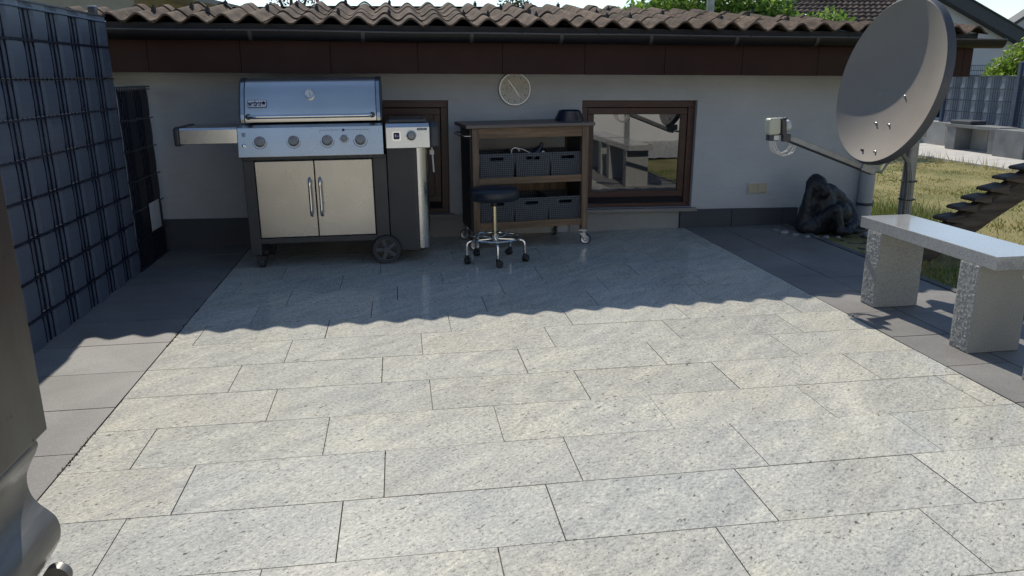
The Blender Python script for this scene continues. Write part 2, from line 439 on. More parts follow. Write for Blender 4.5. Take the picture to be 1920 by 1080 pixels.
# terrace : pale granite flags, 0.64 x 0.32, running bond, each flag cut with its own joint width
S = .8; W = .402*S; T = .64
OFF = {0: .519, -1: .753, -2: .150, -3: .426, -4: .606, 1: .775, 2: .278, 3: .549, 4: .392, 5: .148, -5: .165, -6: .465}
XL, XR = 0.0, 3.545; YB = 2.86
def flags(name, rows, x0, x1, off, wid, rowy, mat, gap, z, tintamt, hue=.02, ymax=1e9, cell=None):
    m = MB()
    for r in rows:
        y1 = rowy(r); y0 = rowy(r+1)
        y1 = min(y1, ymax)
        if y1-y0 < .03: continue
        o = off(r); xs = [x0]
        k = math.floor((x0-o)/wid)
        while o+k*wid < x1:
            x = o+k*wid
            if x > x0+.02 and x < x1-.02: xs.append(x)
            k += 1
        xs.append(x1)
        for a, b in zip(xs[:-1], xs[1:]):
            t = 1+random.uniform(-tintamt, tintamt); h = random.uniform(-hue, hue)
            gg = gap*random.uniform(.6, 1.5)/2; dz = random.uniform(-.0007, .0007)
            m.box(a+gg, b-gg, y0+gg, y1-gg, z-.02, z+dz, tint=(t*(1+h), t, t*(1-h)))
    return m.build(name, mat, off=(0, 0, 0), bevel=0)
rnd = {r: random.uniform(.05, .75) for r in range(-12, 20)}
terrace = flags('terrace', range(-9, 16), XL, XR, lambda r: OFF.get(r, rnd[r])*S, T, lambda r: -r*W, MT['granite'], .0034, 0, .055, .010, ymax=YB)
struct(terrace)
b = MB().add([(XL, -5, -.012), (XR, -5, -.012), (XR, YB, -.012), (XL, YB, -.012)], [(0, 1, 2, 3)])
struct(b.build('terrace_bed', MT['grout']))
SG = .4065
l = flags('left_pavement', range(-8, 12), -.85, -.004, lambda r: -5, 10, lambda r: .005-r*SG, MT['slab'], .006, -.002, .08, .01, ymax=2.82); struct(l)
rr = flags('right_pavement', range(-8, 12), XR+.006, 3.862, lambda r: -5, 10, lambda r: .268-r*SG, MT['slab'], .005, -.002, .07, .01, ymax=2.82); struct(rr)
r3 = flags('outer_pavement', range(-8, 12), 3.866, 4.40, lambda r: -5, 10, lambda r: .20-r*SG, MT['slab'], .005, -.003, .07, .01, ymax=2.82); struct(r3)
b = MB().add([(-.9, -5, -.02), (4.41, -5, -.02), (4.41, 2.84, -.02), (-.9, 2.84, -.02)], [(0, 1, 2, 3)])
struct(b.build('pavement_bed', MT['joint']))
# edging kerb and soil bed round the corner
e = MB()
y = -5
while y < 2.4:
    e.box(4.41, 4.46, y+.004, y+.996, -.1, .004+random.uniform(-.003, .003)); y += 1.0
struct(e.build('lawn_edging', MT['edging'], bevel=.004))
sb = MB(); N = 26
for i in range(N+1):
    for j in range(N+1):
        x = 4.462+.95*i/N; yy = 1.55+1.25*j/N
        sb.v.append((x, yy, -.035+.02*pnoise(Vector((x*9, yy*9, 0)))))
for i in range(N):
    for j in range(N):
        a = i*(N+1)+j; sb.f.append((a, a+N+1, a+N+2, a+1)); sb.m.append(0); sb.t.append(None)
struct(sb.build('soil_bed', MT['soil'], smooth=True))
# lawn sheet (gently uneven) and the far path
lw = MB(); NX, NY = 70, 90
for i in range(NX+1):
    for j in range(NY+1):
        x = 4.47+4.8*i/NX; yy = -6+22*j/NY
        zz = -.032+.02*pnoise(Vector((x*1.3, yy*1.3, 3)))+.008*pnoise(Vector((x*7, yy*7, 1)))
        lw.v.append((x, yy, zz))
for i in range(NX):
    for j in range(NY):
        a = i*(NY+1)+j; lw.f.append((a, a+NY+1, a+NY+2, a+1)); lw.m.append(0); lw.t.append(None)
struct(lw.build('lawn', MT['lawn'], smooth=True))
p = MB(); yy = -2.
while yy < 16:
    for x0, x1 in ((9.12, 9.80), (9.805, 10.5)):
        p.box(x0+.003, x1-.003, yy+.003, yy+.797, -.08, -.002+random.uniform(-.002, .002))
    yy += .8
struct(p.build('garden_path', MT['path']))

gb = MB(); NX2, NY2 = 60, 40
for i in range(NX2+1):
    for j in range(NY2+1):
        x = 4.47+4.4*i/NX2; yy = -5.39+2.9*j/NY2; gb.v.append((x, yy, .004+.018*pnoise(Vector((x*14, yy*14, 0)))))
for i in range(NX2):
    for j in range(NY2):
        a = i*(NY2+1)+j; gb.f.append((a, a+NY2+1, a+NY2+2, a+1)); gb.m.append(0); gb.t.append(None)
struct(gb.build('gravel_bed', M('pale_gravel', (.36, .35, .33), .9, var=.6, vs=22, bs=.8, bsc=40)))
# grit, dry leaf bits and moss caught along the joint between flags and grey slabs: stuff
jd = MB()
for k in range(900):
    x = random.gauss(-.001, .004); y = random.uniform(-2.2, 2.2)
    if pnoise(Vector((y*3.1, 0, 4)))+.5*pnoise(Vector((y*11, 3, 4))) < .02: continue
    a = random.uniform(0, 6.28); r_ = random.uniform(.0015, .005); col = random.choice([(.06, .04, .02), (.12, .08, .04), (.05, .07, .02), (.03, .025, .02)])
    h = random.uniform(.001, .004)
    jd.add([(x+r_*math.cos(a), y+r_*math.sin(a)*1.6, .0008), (x+r_*math.cos(a+2.1), y+r_*math.sin(a+2.1)*1.6, .0008), (x+r_*math.cos(a+4.2), y+r_*math.sin(a+4.2)*1.6, .0008), (x, y, h)], [(0, 1, 3), (1, 2, 3), (2, 0, 3)], 0, col)

# grass blades: stuff
def grass():
    rs = np.random.RandomState(3); vs = []; fs = []; tint = []
    def blade(x, y, z, h, wd, col):
        a = rs.uniform(0, 6.283); lean = rs.uniform(0, .6)*h; b2 = rs.uniform(0, 6.283)
        dx, dy = math.cos(a)*wd/2, math.sin(a)*wd/2
        o = len(vs)
        vs.extend([(x-dx, y-dy, z), (x+dx, y+dy, z), (x+math.cos(b2)*lean, y+math.sin(b2)*lean, z+h)])
        fs.append((o, o+1, o+2)); j = rs.uniform(.7, 1.3); tint.append((col[0]*j, col[1]*j, col[2]*j))
    gr, ye, st = (.16, .22, .045), (.38, .33, .12), (.5, .43, .2)
    for k in range(60000):
        x = 4.48+4.6*rs.rand()**1.25; y = rs.uniform(-1.2, 9.6)
        if x < 5.35 and 1.7 < y < 2.9: continue
        f = pnoise(Vector((x*1.1, y*1.1, 0)))*.9+pnoise(Vector((x*4, y*4, 5)))*.5
        near = math.exp(-max(0, x-4.6)/.9)
        green = f > .16-near*.6
        col = gr if (green and rs.rand() < .8) else (ye if rs.rand() < .85 else st)
        h = rs.uniform(.012, .026)*(1+.8*near)
        blade(x, y, -.04, h, .006+.001*(y+4), col)
    for k in range(2600):      # taller tufts beside the corner of the outbuilding
        x = rs.normal(5.6, .32); y = rs.normal(3.1, .35)
        if x < 5.34 : continue
        blade(x, y, -.04, rs.uniform(.04, .13), .009, [(.12, .2, .03), (.17, .22, .05), (.4, .36, .2)][rs.randint(3)])
    for k in range(260):       # seed heads along the path
        y = rs.uniform(5.5, 9.5); blade(rs.normal(9.05, .05), y, -.04, rs.uniform(.05, .2), .012, st)
    m = MB(); m.v = vs; m.f = fs; m.m = [0]*len(fs); m.t = tint
    o = m.build('grass', MT['blade']); struct(o, 'stuff'); return o
grass()
struct(jd.build('joint_debris', MT['blade']), 'stuff')

# ------------------------------------------------------------------ outbuilding (ground falls to the left, so the house line tilts a little)
HX, HY = 1.5, 2.8
house = empty('outbuilding', 'low white rendered outbuilding with brown fascia and corrugated tile roof', 'outbuilding', (HX, HY, 0), (0, .0155, 0))
O = (HX, HY, 0)
XW0, XW1 = -2.2, 5.22
# front wall with two window openings
wins = [(.50, 1.557, .19, 1.085), (2.634, 3.603, .205, 1.085)]
wm = MB(); xs = XW0
for (a, b_, z0, z1) in wins:
    wm.box(xs, a, 2.8, 3.0, -.3, 1.5)
    wm.box(a, b_, 2.8, 3.0, -.3, z0); wm.box(a, b_, 2.8, 3.0, z1, 1.5); xs = b_
wm.box(xs, XW1, 2.8, 3.0, -.3, 1.5)
# side and back walls follow the oblique back of the roof
poly = [(XW0, 3.0), (XW0, 3.15), (-.9, 3.2), (.6, 3.9), (2.5, 4.2), (3.8, 3.85), (4.7, 3.2), (XW1, 3.15), (XW1, 3.0)]
for (ax, ay), (bx, by) in zip(poly[:-1], poly[1:]):
    d = Vector((bx-ax, by-ay, 0)); L = d.length; ang = math.atan2(d.y, d.x)
    mt = Matrix.Translation((ax, ay, 0)) @ Matrix.Rotation(ang, 4, 'Z')
    wm.box(0, L, -.1, 0, -.3, 1.5, mat=mt)
wm.build('wall', MT['wall'], house, O)
def plinth(x0, x1, wdt):
    x = x0
    while x < x1-.01:
        e = min(x+wdt, x1); pm = MB(); pm.box(x+.002, e-.002, 2.768, 2.7995, -.3, .186); x = e
        pm.build('plinth', MT['plinth'], house, O, bevel=.002)
plinth(-.85, .5, 1.4); plinth(3.5, 4.56, .46)
sp = MB(); sp.box(2.55, 3.49, 2.785, 2.7995, -.3, .168); sp.build('stone_panel', MT['roughstone'], house, O)
sp = MB(); sp.box(1.0, 1.75, 2.785, 2.7995, -.3, .18); sp.build('stone_panel', MT['roughstone'], house, O)
def window(x0, x1, z0, z1, deep):
    fr = MB(); y0, y1 = 2.845, 2.90; t = .058
    fr.box(x0, x1, y0, y1, z1-t, z1); fr.box(x0, x1, y0, y1, z0, z0+.035)
    fr.box(x0, x0+t, y0, y1, z0+.035, z1-t); fr.box(x1-t, x1, y0, y1, z0+.035, z1-t)
    f = fr.build('window', MT['frame'], house, O, bevel=.003)
    s = MB(); a0, a1, b0, b1 = x0+t+.004, x1-t-.004, z0+.085, z1-t-.004; q = .052
    s.box(a0, a1, y0+.008, y1-.005, b1-q, b1); s.box(a0, a1, y0+.008, y1-.005, b0, b0+q)
    s.box(a0, a0+q, y0+.008, y1-.005, b0+q, b1-q); s.box(a1-q, a1, y0+.008, y1-.005, b0+q, b1-q)
    s.build('sash', MT['frame'], f, O, bevel=.003)
    r = MB(); r.box(x0+t, x1-t, y0+.02, y1-.002, z0+.035, z0+.083); r.build('gap_strip', MT['dark'], f, O)  # dark strip below the sash, shade of the gap put into its colour
    pn = MB(); pn.box(a0+q-.004, a1-q+.004, 2.872, 2.878, b0+q-.004, b1-q+.004)
    pn.build('pane' if x0 > 2 else 'shutter', MT['glass'] if x0 > 2 else MT['frame'], f, O)
    si = MB(); si.box(x0-.02, x1+.035, 2.745, 2.90, z0-.03, z0-.0005)
    si.build('sill', MT['sill'], f, O, bevel=.003)
    bk = MB(); bk.box(x0, x1, 2.92, 2.99, z0, z1); bk.build('room_dark', MT['dark'], f, O)  # dark box paints in the unlit room behind the window
for a in wins: window(*a, 0)
# fascia boards
fa = MB(); x = XW0-.2
while x < 5.72:
    e = min(x+.62, 5.74); fa.box(x+.0015, e-.0015, 2.435, 2.46, 1.283, 1.52); x = e
fa.box(5.72, 5.745, 2.46, 2.95, 1.283, 1.52)
fa.build('fascia', MT['fascia'], house, O, bevel=.0015)
sf = MB(); sf.box(XW0-.2, 5.72, 2.46, 2.8, 1.30, 1.315); sf.build('soffit', MT['fascia'], house, O)
# gutter: half round channel on brackets
gm = MB(); GY, GZ, GR = 2.345, 1.56, .062; n = 14
def half(R, zoff=0): return [(GY+R*math.cos(math.pi+math.pi*i/n), GZ+zoff+R*math.sin(math.pi+math.pi*i/n)) for i in range(n+1)]
outer, inner = half(GR), half(GR-.004)
ring = outer+inner[::-1]; xa, xb = XW0-.2, 5.90
N = len(ring)
segs = 24
for k in range(segs+1):
    x = xa+(xb-xa)*k/segs; sag = .0018*pnoise(Vector((x*1.2, 0, 0)))*3
    gm.v += [(x, a, b+sag) for a, b in ring]
for k in range(segs):
    for i in range(N):
        a = k*N+i; c = k*N+(i+1) % N; gm.f.append((a, a+N, c+N, c)); gm.m.append(0); gm.t.append(None)
gm.add([(xb, a, b) for a, b in outer], [tuple(range(n+1))])
gut = gm.build('gutter', MT['gutter'], house, O, smooth=True)
rm = MB(); rm.tube([(xa+(xb-xa)*k/40, GY-GR+.002, GZ+.004+.0018*3*pnoise(Vector(((xa+(xb-xa)*k/40)*1.2, 0, 0)))) for k in range(41)], .0062, 8)
rm.build('gutter_rim', MT['gutter_rim'], gut, O, smooth=True)
for x in (.18, .94, 1.70, 2.35, 3.02, 3.68, 4.32, 5.0):
    bk = MB(); pts = [(x, GY+(GR+.004)*math.cos(math.pi+math.pi*i/12), GZ+(GR+.004)*math.sin(math.pi+math.pi*i/12)) for i in range(13)]
    for a, b_ in zip(pts[:-1], pts[1:]):
        bk.add([(x-.013, a[1], a[2]), (x+.013, a[1], a[2]), (x+.013, b_[1], b_[2]), (x-.013, b_[1], b_[2])], [(0, 1, 2, 3)])
    bk.build('gutter_bracket', MT['eave_metal'], gut, O)
# eave board under the tiles
eb = MB(); eb.box(XW0-.2, 5.70, 2.36, 2.41, 1.50, 1.612); eb.build('eave_board', MT['gutter'], house, O)
# roof: courses of double-wave tiles
PITCHW = .182; SL = .152
def prof(x): return .026*(math.cos(2*math.pi*(x-2.186)/PITCHW))
BACK = [(-2.6, 2.74), (-.95, 2.84), (-.44, 3.28), (.57, 3.72), (2.46, 4.0), (3.85, 3.6), (4.55, 2.98), (4.83, 2.66), (5.8, 2.64)]
def back_y(x): return float(np.interp(x, [p[0] for p in BACK], [p[1] for p in BACK]))
rf = MB(); YE = 2.30; LC = .33
hook_spots = []
for c in range(6):
    y0 = YE+c*LC; z0 = 1.63+SL*c*LC
    xmax = 5.79
    k0 = int((XW0-.3-2.186)/(2*PITCHW))
    k = k0
    while 2.186+k*2*PITCHW+.5*PITCHW < xmax:
        xs0 = 2.186+k*2*PITCHW-.5*PITCHW; k += 1
        dz = random.uniform(-.003, .004)+(.004 if (k+c) % 2 else 0); dy = random.uniform(-.006, .006); tl = random.uniform(-.004, .004)
        t = random.uniform(.82, 1.15); tint = (t, t*random.uniform(.97, 1.0), t*random.uniform(.94, 1.0))
        nx = 28; ym_ = back_y(xs0+PITCHW); L = min(LC+.07, ym_-y0)
        if L < .05: continue
        ths = .013
        top = []; bot = []
        if xs0 > xmax: continue
        for jy in range(3):
            yy_ = y0+dy+L*jy/2; zz_ = z0+dz+SL*L*jy/2 - .004*jy
            for i in range(nx+1):
                x = xs0+2*PITCHW*i/nx*.998
                h = prof(x); top.append((x, yy_, zz_+h+.010+tl*i/nx)); bot.append((x, yy_, zz_+h-ths+.010+tl*i/nx))
        o = 0; vs = top+bot; K = nx+1; fs = []; B = len(top)
        for jy in range(2):
            for i in range(nx):
                a = jy*K+i; fs.append((a, a+1, a+K+1, a+K)); fs.append((B+a, B+a+K, B+a+K+1, B+a+1))
        for i in range(nx): fs.append((i, B+i, B+i+1, i+1)); a = 2*K+i; fs.append((a, a+1, B+a+1, B+a))
        for a in (0, K): fs.append((a, a+K, B+a+K, B+a))
        for a in (nx, K+nx): fs.append((a, B+a, B+a+K, a+K))
        rf.add(vs, fs, 0, tint)
        if L > LC and random.random() < .42:
            xh = xs0+PITCHW*.5 + random.choice((0, PITCHW)); hook_spots.append((xh+.03, y0+LC-.03, z0+SL*(LC-.03)+prof(xh+.03)+.02))
roof = rf.build('roof', MT['rooftile'], house, O, smooth=True, angle=40)
for (x, y_, z_) in hook_spots[:40]:
    h = MB(); h.box(x-.012, x+.012, y_-.012, y_+.03, z_-.012, z_+.018); h.cyl((x, y_, z_+.01), (x, y_+.01, z_+.032), .008, .005, 8)
    h.build('roof_hook', MT['blackhook'], roof, O)
# ridge sheet closing the back; deck added under the tiles to block leaking light
dk = MB()
lo = [(x, 2.415) for x, y in BACK if x < 5.7]; hi = [(x, y-.03) for x, y in BACK if x < 5.7]
lo.append((5.70, 2.415)); hi.append((5.70, 2.60))
zd = lambda y: 1.592+SL*(y-2.3)
for (a, b_), (c2, d2) in zip(zip(lo[:-1], hi[:-1]), zip(lo[1:], hi[1:])):
    dk.add([(a[0], a[1], zd(a[1])), (c2[0], c2[1], zd(c2[1])), (d2[0], d2[1], zd(d2[1])), (b_[0], b_[1], zd(b_[1]))], [(0, 1, 2, 3)])
    dk.add([(b_[0], b_[1], zd(b_[1])), (d2[0], d2[1], zd(d2[1])), (d2[0], d2[1], 1.33), (b_[0], b_[1], 1.33)], [(0, 1, 2, 3)])
dk.build('roof_light_block', MT['gutter'], house, O)
bkb = MB(); bkb.box(XW0-.2, 5.70, 2.461, 2.47, 1.285, 1.55); bkb.build('fascia_light_block', MT['seam'], house, O)  # sheet added to stop light leaking through the board seams
rb = MB()
for (xa_, ya_), (xb_, yb_) in zip(BACK[:-1], BACK[1:]):
    za_, zb_ = 1.625+SL*(ya_-2.3), 1.625+SL*(yb_-2.3)
    rb.add([(xa_, ya_-.02, za_), (xb_, yb_-.02, zb_), (xb_, yb_+.55, zb_-.12), (xa_, ya_+.55, za_-.12)], [(0, 1, 2, 3)])
rb.build('back_roof', MT['rooftile'], house, O)
# white downpipe box at the corner
dp = MB(); dp.cyl((5.16, 2.75, -.1), (5.16, 2.75, 1.3), .062, n=28)
dpo = dp.build('downpipe', MT['wall'], house, O, smooth=True)
cl = MB(); cl.cyl((5.16, 2.75, .20), (5.16, 2.75, .225), .066, n=28); cl.box(5.15, 5.235, 2.74, 2.80, .185, .24); cl.build('pipe_clip', MT['plinth'], dpo, O)

# ------------------------------------------------------------------ wall clock
ck = empty('wall_clock', 'round silver rimmed wall clock hanging on the white wall under the fascia', 'clock', (2.10, 2.798, 1.162), (rad(90), 0, 0))
r = .128
m = MB(); m.lathe([(r-.012, 0), (r, 0), (r+.002, .018), (r-.004, .030), (r-.010, .030), (r-.013, .012)], n=56); m.build('rim', MT['silver'], ck, smooth=True, angle=60)
m = MB(); m.cyl((0, 0, 0), (0, 0, .012), r-.012, n=56); m.build('face', MT['clockface'], ck)
for k in range(12):
    m = MB(); a = 2*math.pi*k/12; mt = Matrix.Rotation(-a, 4, 'Z'); m.box(-.0022, .0022, r-.040, r-.026, .012, .0135, mat=mt)
    m.build('hour_mark', MT['black'], ck)
for cx, a in ((-.045, 70), (.045, -40)):
    m = MB()
    m.lathe([(.0225, .0122), (.024, .0130), (.0225, .0134)], (cx, .002, 0), 28); mt = Matrix.Translation((cx, .002, 0)) @ Matrix.Rotation(rad(a), 4, 'Z'); m.box(-.001, .001, -.004, .019, .0132, .0142, mat=mt)
    m.build('small_dial', MT['plinth'], ck)
m = MB(); mt = Matrix.Rotation(rad(36), 4, 'Z'); m.box(-.0022, .0022, -.02, .092, .016, .0175, mat=mt); m.build('minute_hand', MT['silver'], ck)
m = MB(); mt = Matrix.Rotation(rad(36+177), 4, 'Z'); m.box(-.0025, .0025, -.015, .068, .0145, .0158, mat=mt); m.build('hour_hand', MT['silver'], ck)
def text_mesh(body, size, name, mat, parent, loc, rot, ext=.0006, bold=0, sx=1):
    c = bpy.data.curves.new(name, 'FONT'); c.body = body; c.size = size; c.extrude = ext; c.align_x = 'CENTER'; c.align_y = 'CENTER'; c.offset = bold
    o = bpy.data.objects.new(name, c); COL.objects.link(o)
    me = bpy.data.meshes.new_from_object(o, depsgraph=bpy.context.evaluated_depsgraph_get()); bpy.data.objects.remove(o)
    me.materials.clear(); me.materials.append(mat)
    q = bpy.data.objects.new(name, me); COL.objects.link(q); q.parent = parent; q.location = loc; q.rotation_euler = rot; q.scale = (sx, 1, 1)
    return q
# ------------------------------------------------------------------ double wall socket
so_ = empty('wall_socket', 'cream double socket cover on the white wall beside the gorilla statue', 'wall socket', (4.185, 2.798, .318))
m = MB(); m.box(-.088, .088, -.010, 0, -.046, .046); m.build('surround', MT['silver'], so_, bevel=.002)
for s in (-1, 1):
    m = MB(); m.box(s*.043-.039, s*.043+.039, -.017, -.0105, -.038, .038); m.build('socket_cover', MT['cream'], so_, bevel=.003)

# ------------------------------------------------------------------ gas barbecue
bq = empty('gas_barbecue', 'large stainless steel gas barbecue with closed lid, side burner and two cabinet doors', 'barbecue', (.6, 2.15, 0))
B = (.6, 2.15, 0)
m = MB(); m.box(.135, .207, 1.95, 2.45, .085, .76); m.build('side_panel', MT['graphite'], bq, B, bevel=.004)
m = MB(); m.box(.993, 1.085, 1.95, 2.45, .14, .76); m.build('side_panel', MT['graphite'], bq, B, bevel=.004)
m = MB(); m.box(.2075, .9925, 1.975, 2.45, .165, .20); m.box(.2075, .9925, 1.952, 1.975, .165, .203); m.box(.2075, .9925, 1.96, 2.45, .733, .76); m.box(.2075, .9925, 2.43, 2.45, .2, .733)
m.build('cabinet_frame', MT['graphite'], bq, B, bevel=.002)
for x0, x1, hx in ((.212, .598, .566), (.602, .988, .634)):
    m = MB(); m.box(x0, x1, 1.945, 1.968, .208, .729); d = m.build('cabinet_door', MT['door'], bq, B, bevel=.004)
    m = MB(); pts = [(hx, 1.945, .355), (hx, 1.915, .36), (hx, 1.905, .372)]+[(hx, 1.903, .38+.022*i) for i in range(10)]+[(hx, 1.905, .592), (hx, 1.915, .604), (hx, 1.945, .609)]
    m.tube(pts, .0105, 12); m.build('door_handle', MT['chrome'], d, B, smooth=True)
# cook box and control panel
m = MB(); m.box(.15, 1.07, 1.99, 2.46, .76, .965); m.box(.135, 1.075, 1.93, 2.0, .735, .762); m.build('cook_box', MT['graphite'], bq, B, bevel=.006)
pan = [(1.878, .765), (1.915, .953), (1.945, .968), (2.01, .970), (2.01, .762), (1.90, .758)]
m = MB(); m.prism(pan, .128, 1.072, 'x'); cp = m.build('control_panel', MT['steel'], bq, B, bevel=.003)
pn_n = Vector((0, -(.953-.765), (1.915-1.878))).normalized()   # outward normal of the sloping face
pn_u = Vector((0, 1.915-1.878, .953-.765)).normalized()
def on_panel(x, f): return Vector((x, 1.878+(1.915-1.878)*f, .765+(.953-.765)*f))
PR = Matrix((Vector((1, 0, 0)), pn_u, pn_n)).transposed().to_4x4()
def knob(x, f, r=.0345, red=True):
    c = on_panel(x, f) - Vector(B)
    mt = Matrix.Translation(c) @ PR
    k = MB(); k.lathe([(r*1.02, .001), (r*1.02, .012), (r*.92, .016), (r*.88, .036), (r*.8, .041), (0, .042)], n=28, mat=mt)
    o = k.build('burner_knob', MT['knob'], cp, smooth=True, angle=30)
    q = MB(); q.lathe([(r*.90, .034), (r*.90, .038), (r*.84, .040)], n=28, mat=mt); q.build('knob_ring', MT['chrome'], o, smooth=True)
    if red:
        q = MB(); q.box(-.002, .002, r*.45, r*.8, .0425, .0435, mat=mt); q.build('knob_mark', MT['red'], o)
    a = MB()
    for i in range(22):
        t0, t1 = rad(195+150*i/22), rad(195+150*(i+1)/22); ra, rb_ = r*1.30, r*1.38
        a.add([mt @ Vector((ra*math.cos(t0), ra*math.sin(t0), .0015)), mt @ Vector((rb_*math.cos(t0), rb_*math.sin(t0), .0015)), mt @ Vector((rb_*math.cos(t1), rb_*math.sin(t1), .0015)), mt @ Vector((ra*math.cos(t1), ra*math.sin(t1), .0015))], [(0, 1, 2, 3)])
    for tt in (185, 355):
        t0 = rad(tt); a.cyl(mt @ Vector((r*1.34*math.cos(t0), r*1.34*math.sin(t0), .0005)), mt @ Vector((r*1.34*math.cos(t0), r*1.34*math.sin(t0), .0016)), .003, n=10)
    a.build('dial_mark', MT['navy'], cp)
for x in (.270, .487, .705, .922): knob(x, .52)
knob(.815, .58, .022, False)
c = on_panel(.168, .40)-Vector(B); mt = Matrix.Translation(c) @ PR
m = MB(); m.lathe([(.013, 0), (.013, .012), (.009, .014), (.009, .022), (0, .023)], n=20, mat=mt); m.build('igniter_button', MT['chrome'], cp, smooth=True)
m = MB(); mt2 = Matrix.Translation(on_panel(.168, .76)-Vector(B)) @ PR
for y0_, y1_, x_ in ((.006, .012, .012), (-.003, .002, .012), (-.012, -.008, .009)): m.box(-x_, x_, y0_, y1_, .001, .0018, mat=mt2)
m.build('panel_print', MT['navy'], cp)
m = MB(); mt2 = Matrix.Translation(on_panel(.813, .87)-Vector(B)) @ PR
m.box(-.155, .165, .0, .0018, .001, .0018, mat=mt2); m.box(-.155, -.1535, -.012, 0, .001, .0018, mat=mt2); m.box(.1635, .165, -.012, 0, .001, .0018, mat=mt2)
m.cyl(mt2 @ Vector((0, .0, .001)), mt2 @ Vector((0, 0, .0024)), .009, n=16); m.build('panel_print', MT['navy'], cp)
# lid: curved hood with dark cast ends
lidp = [(1.972, .985), (1.968, 1.005), (1.975, 1.035), (1.998, 1.09), (2.024, 1.148), (2.052, 1.200), (2.088, 1.238), (2.145, 1.262), (2.22, 1.268), (2.30, 1.262), (2.40, 1.235), (2.46, 1.17), (2.47, 1.08), (2.47, .985)]
m = MB(); m.prism(lidp, .178, 1.032, 'x'); lid = m.build('lid', MT['lid'], bq, B, smooth=True, angle=28)
def scaled(k, dy=0): cy, cz = 2.22, 1.05; return [(cy+(a-cy)*k+dy, cz+(b-cz)*(k if b > cz else 1)) for a, b in lidp]
for x0, x1 in ((.138, .1775), (1.0325, 1.072)):
    m = MB(); m.prism(scaled(1.012), x0, x1, 'x'); m.build('lid_end', MT['graphite'], lid, B, smooth=True, angle=28)
for x0, x1 in ((.150, .172), (1.038, 1.060)):     # bright trim plates on the ends
    m = MB()
    pts = scaled(1.012)[0:7]
    for (a, z_), (b_, z2) in zip(pts[:-1], pts[1:]):
        m.add([(x0, a-.002, z_), (x1, a-.002, z_), (x1, b_-.002, z2+.001), (x0, b_-.002, z2+.001)], [(0, 1, 2, 3)])
    m.build('lid_trim', MT['steel'], lid, B, smooth=True)
hz, hy = 1.022, 1.918
m = MB(); pts = [(.200, 1.968, hz), (.206, 1.935, hz), (.222, 1.921, hz)]+[(.24+.0366*i*1.0, hy, hz) for i in range(20)]+[(.965, hy, hz), (.985, 1.921, hz), (1.001, 1.935, hz), (1.007, 1.968, hz)]
m.tube(pts, .0135, 14); hd = m.build('lid_handle', MT['chrome'], lid, B, smooth=True)
for x in (.200, 1.007):
    m = MB(); m.cyl((x, 1.972, hz), (x, 1.955, hz), .019, n=20); m.build('handle_mount', MT['black'], hd, B, smooth=True)
# thermometer
tc_ = Vector((.600, 2.027, 1.160)); tn = Vector((0, -.93, .36)).normalized()
tm = Matrix.Translation(tc_-Vector(B)) @ tn.to_track_quat('Z', 'Y').to_matrix().to_4x4()
m = MB(); m.lathe([(.036, -.01), (.036, .012), (.033, .018), (.029, .018), (.029, .012)], n=36, mat=tm); th = m.build('thermometer', MT['chrome'], lid, smooth=True, angle=30)
m = MB(); m.lathe([(.029, .012), (0, .0121)], n=36, mat=tm); m.build('thermometer_face', MT['badge'], th)
m = MB(); mt = tm @ Matrix.Rotation(rad(25), 4, 'Z'); m.box(-.0015, .0015, -.018, .006, .0125, .0135, mat=mt)
for k in range(9):
    mt = tm @ Matrix.Rotation(rad(-120+30*k), 4, 'Z'); m.box(-.0008, .0008, .021, .026, .0124, .013, mat=mt)
m.build('thermometer_needle', MT['navy'], th)
# maker's plate
pl = Matrix.Translation(Vector((.258, 1.9655, 1.100))-Vector(B)) @ Matrix.Rotation(rad(84), 4, 'X')
nrm = Vector((0, -1, .12)).normalized()
pl = Matrix.Translation(Vector((.258, 2.0015, 1.103))-Vector(B)) @ Matrix((Vector((1, 0, 0)), Vector((0, .448, 1)).normalized(), Vector((0, -1, .448)).normalized())).transposed().to_4x4()
def rrect(wd, ht, r, k=5):
    out = []
    for cx, cy, a0 in ((wd-r, ht-r, 0), (-wd+r, ht-r, 90), (-wd+r, -ht+r, 180), (wd-r, -ht+r, 270)):
        for i in range(k+1): a = rad(a0+90*i/k); out.append((cx+r*math.cos(a), cy+r*math.sin(a)))
    return out
def plate(m, wd, ht, r, z0, z1, mt):
    P = rrect(wd, ht, r); n = len(P)
    m.add([mt @ Vector((a, b, z0)) for a, b in P]+[mt @ Vector((a, b, z1)) for a, b in P], [tuple(range(n))[::-1], tuple(range(n, 2*n))]+[(i, (i+1) % n, n+(i+1) % n, n+i) for i in range(n)])
m = MB(); plate(m, .062, .026, .008, -.003, .004, pl); bp = m.build('badge', MT['navy'], lid)
m = MB(); plate(m, .059, .0232, .007, .004, .0052, pl); m.build('badge_field', MT['badge'], bp)
er = pl.to_euler()
tl = pl @ Vector((-.014, .001, .0058))
text_mesh('weber', .060, 'lettering', MT['navy'], bp, tl, er, .0006, .0016, .58)
m = MB(); kt = pl @ Matrix.Translation((.042, 0, 0))
m.lathe([(0, .0068), (.0115, .0067), (.0125, .0054)], (0, 0, 0), 20, mat=kt @ Matrix.Translation((0, .004, 0)) @ Matrix.Scale(.85, 4, (0, 1, 0)))
for s in (-1, 1):
    m.add([kt @ Vector(q) for q in ((s*.003, -.004, .0058), (s*.006, -.004, .0058), (s*.013, -.018, .0058), (s*.010, -.018, .0058))], [(0, 1, 2, 3)])
m.box(-.002, .002, .013, .018, .0054, .0064, mat=kt); m.build('kettle_emblem', MT['navy'], bp)
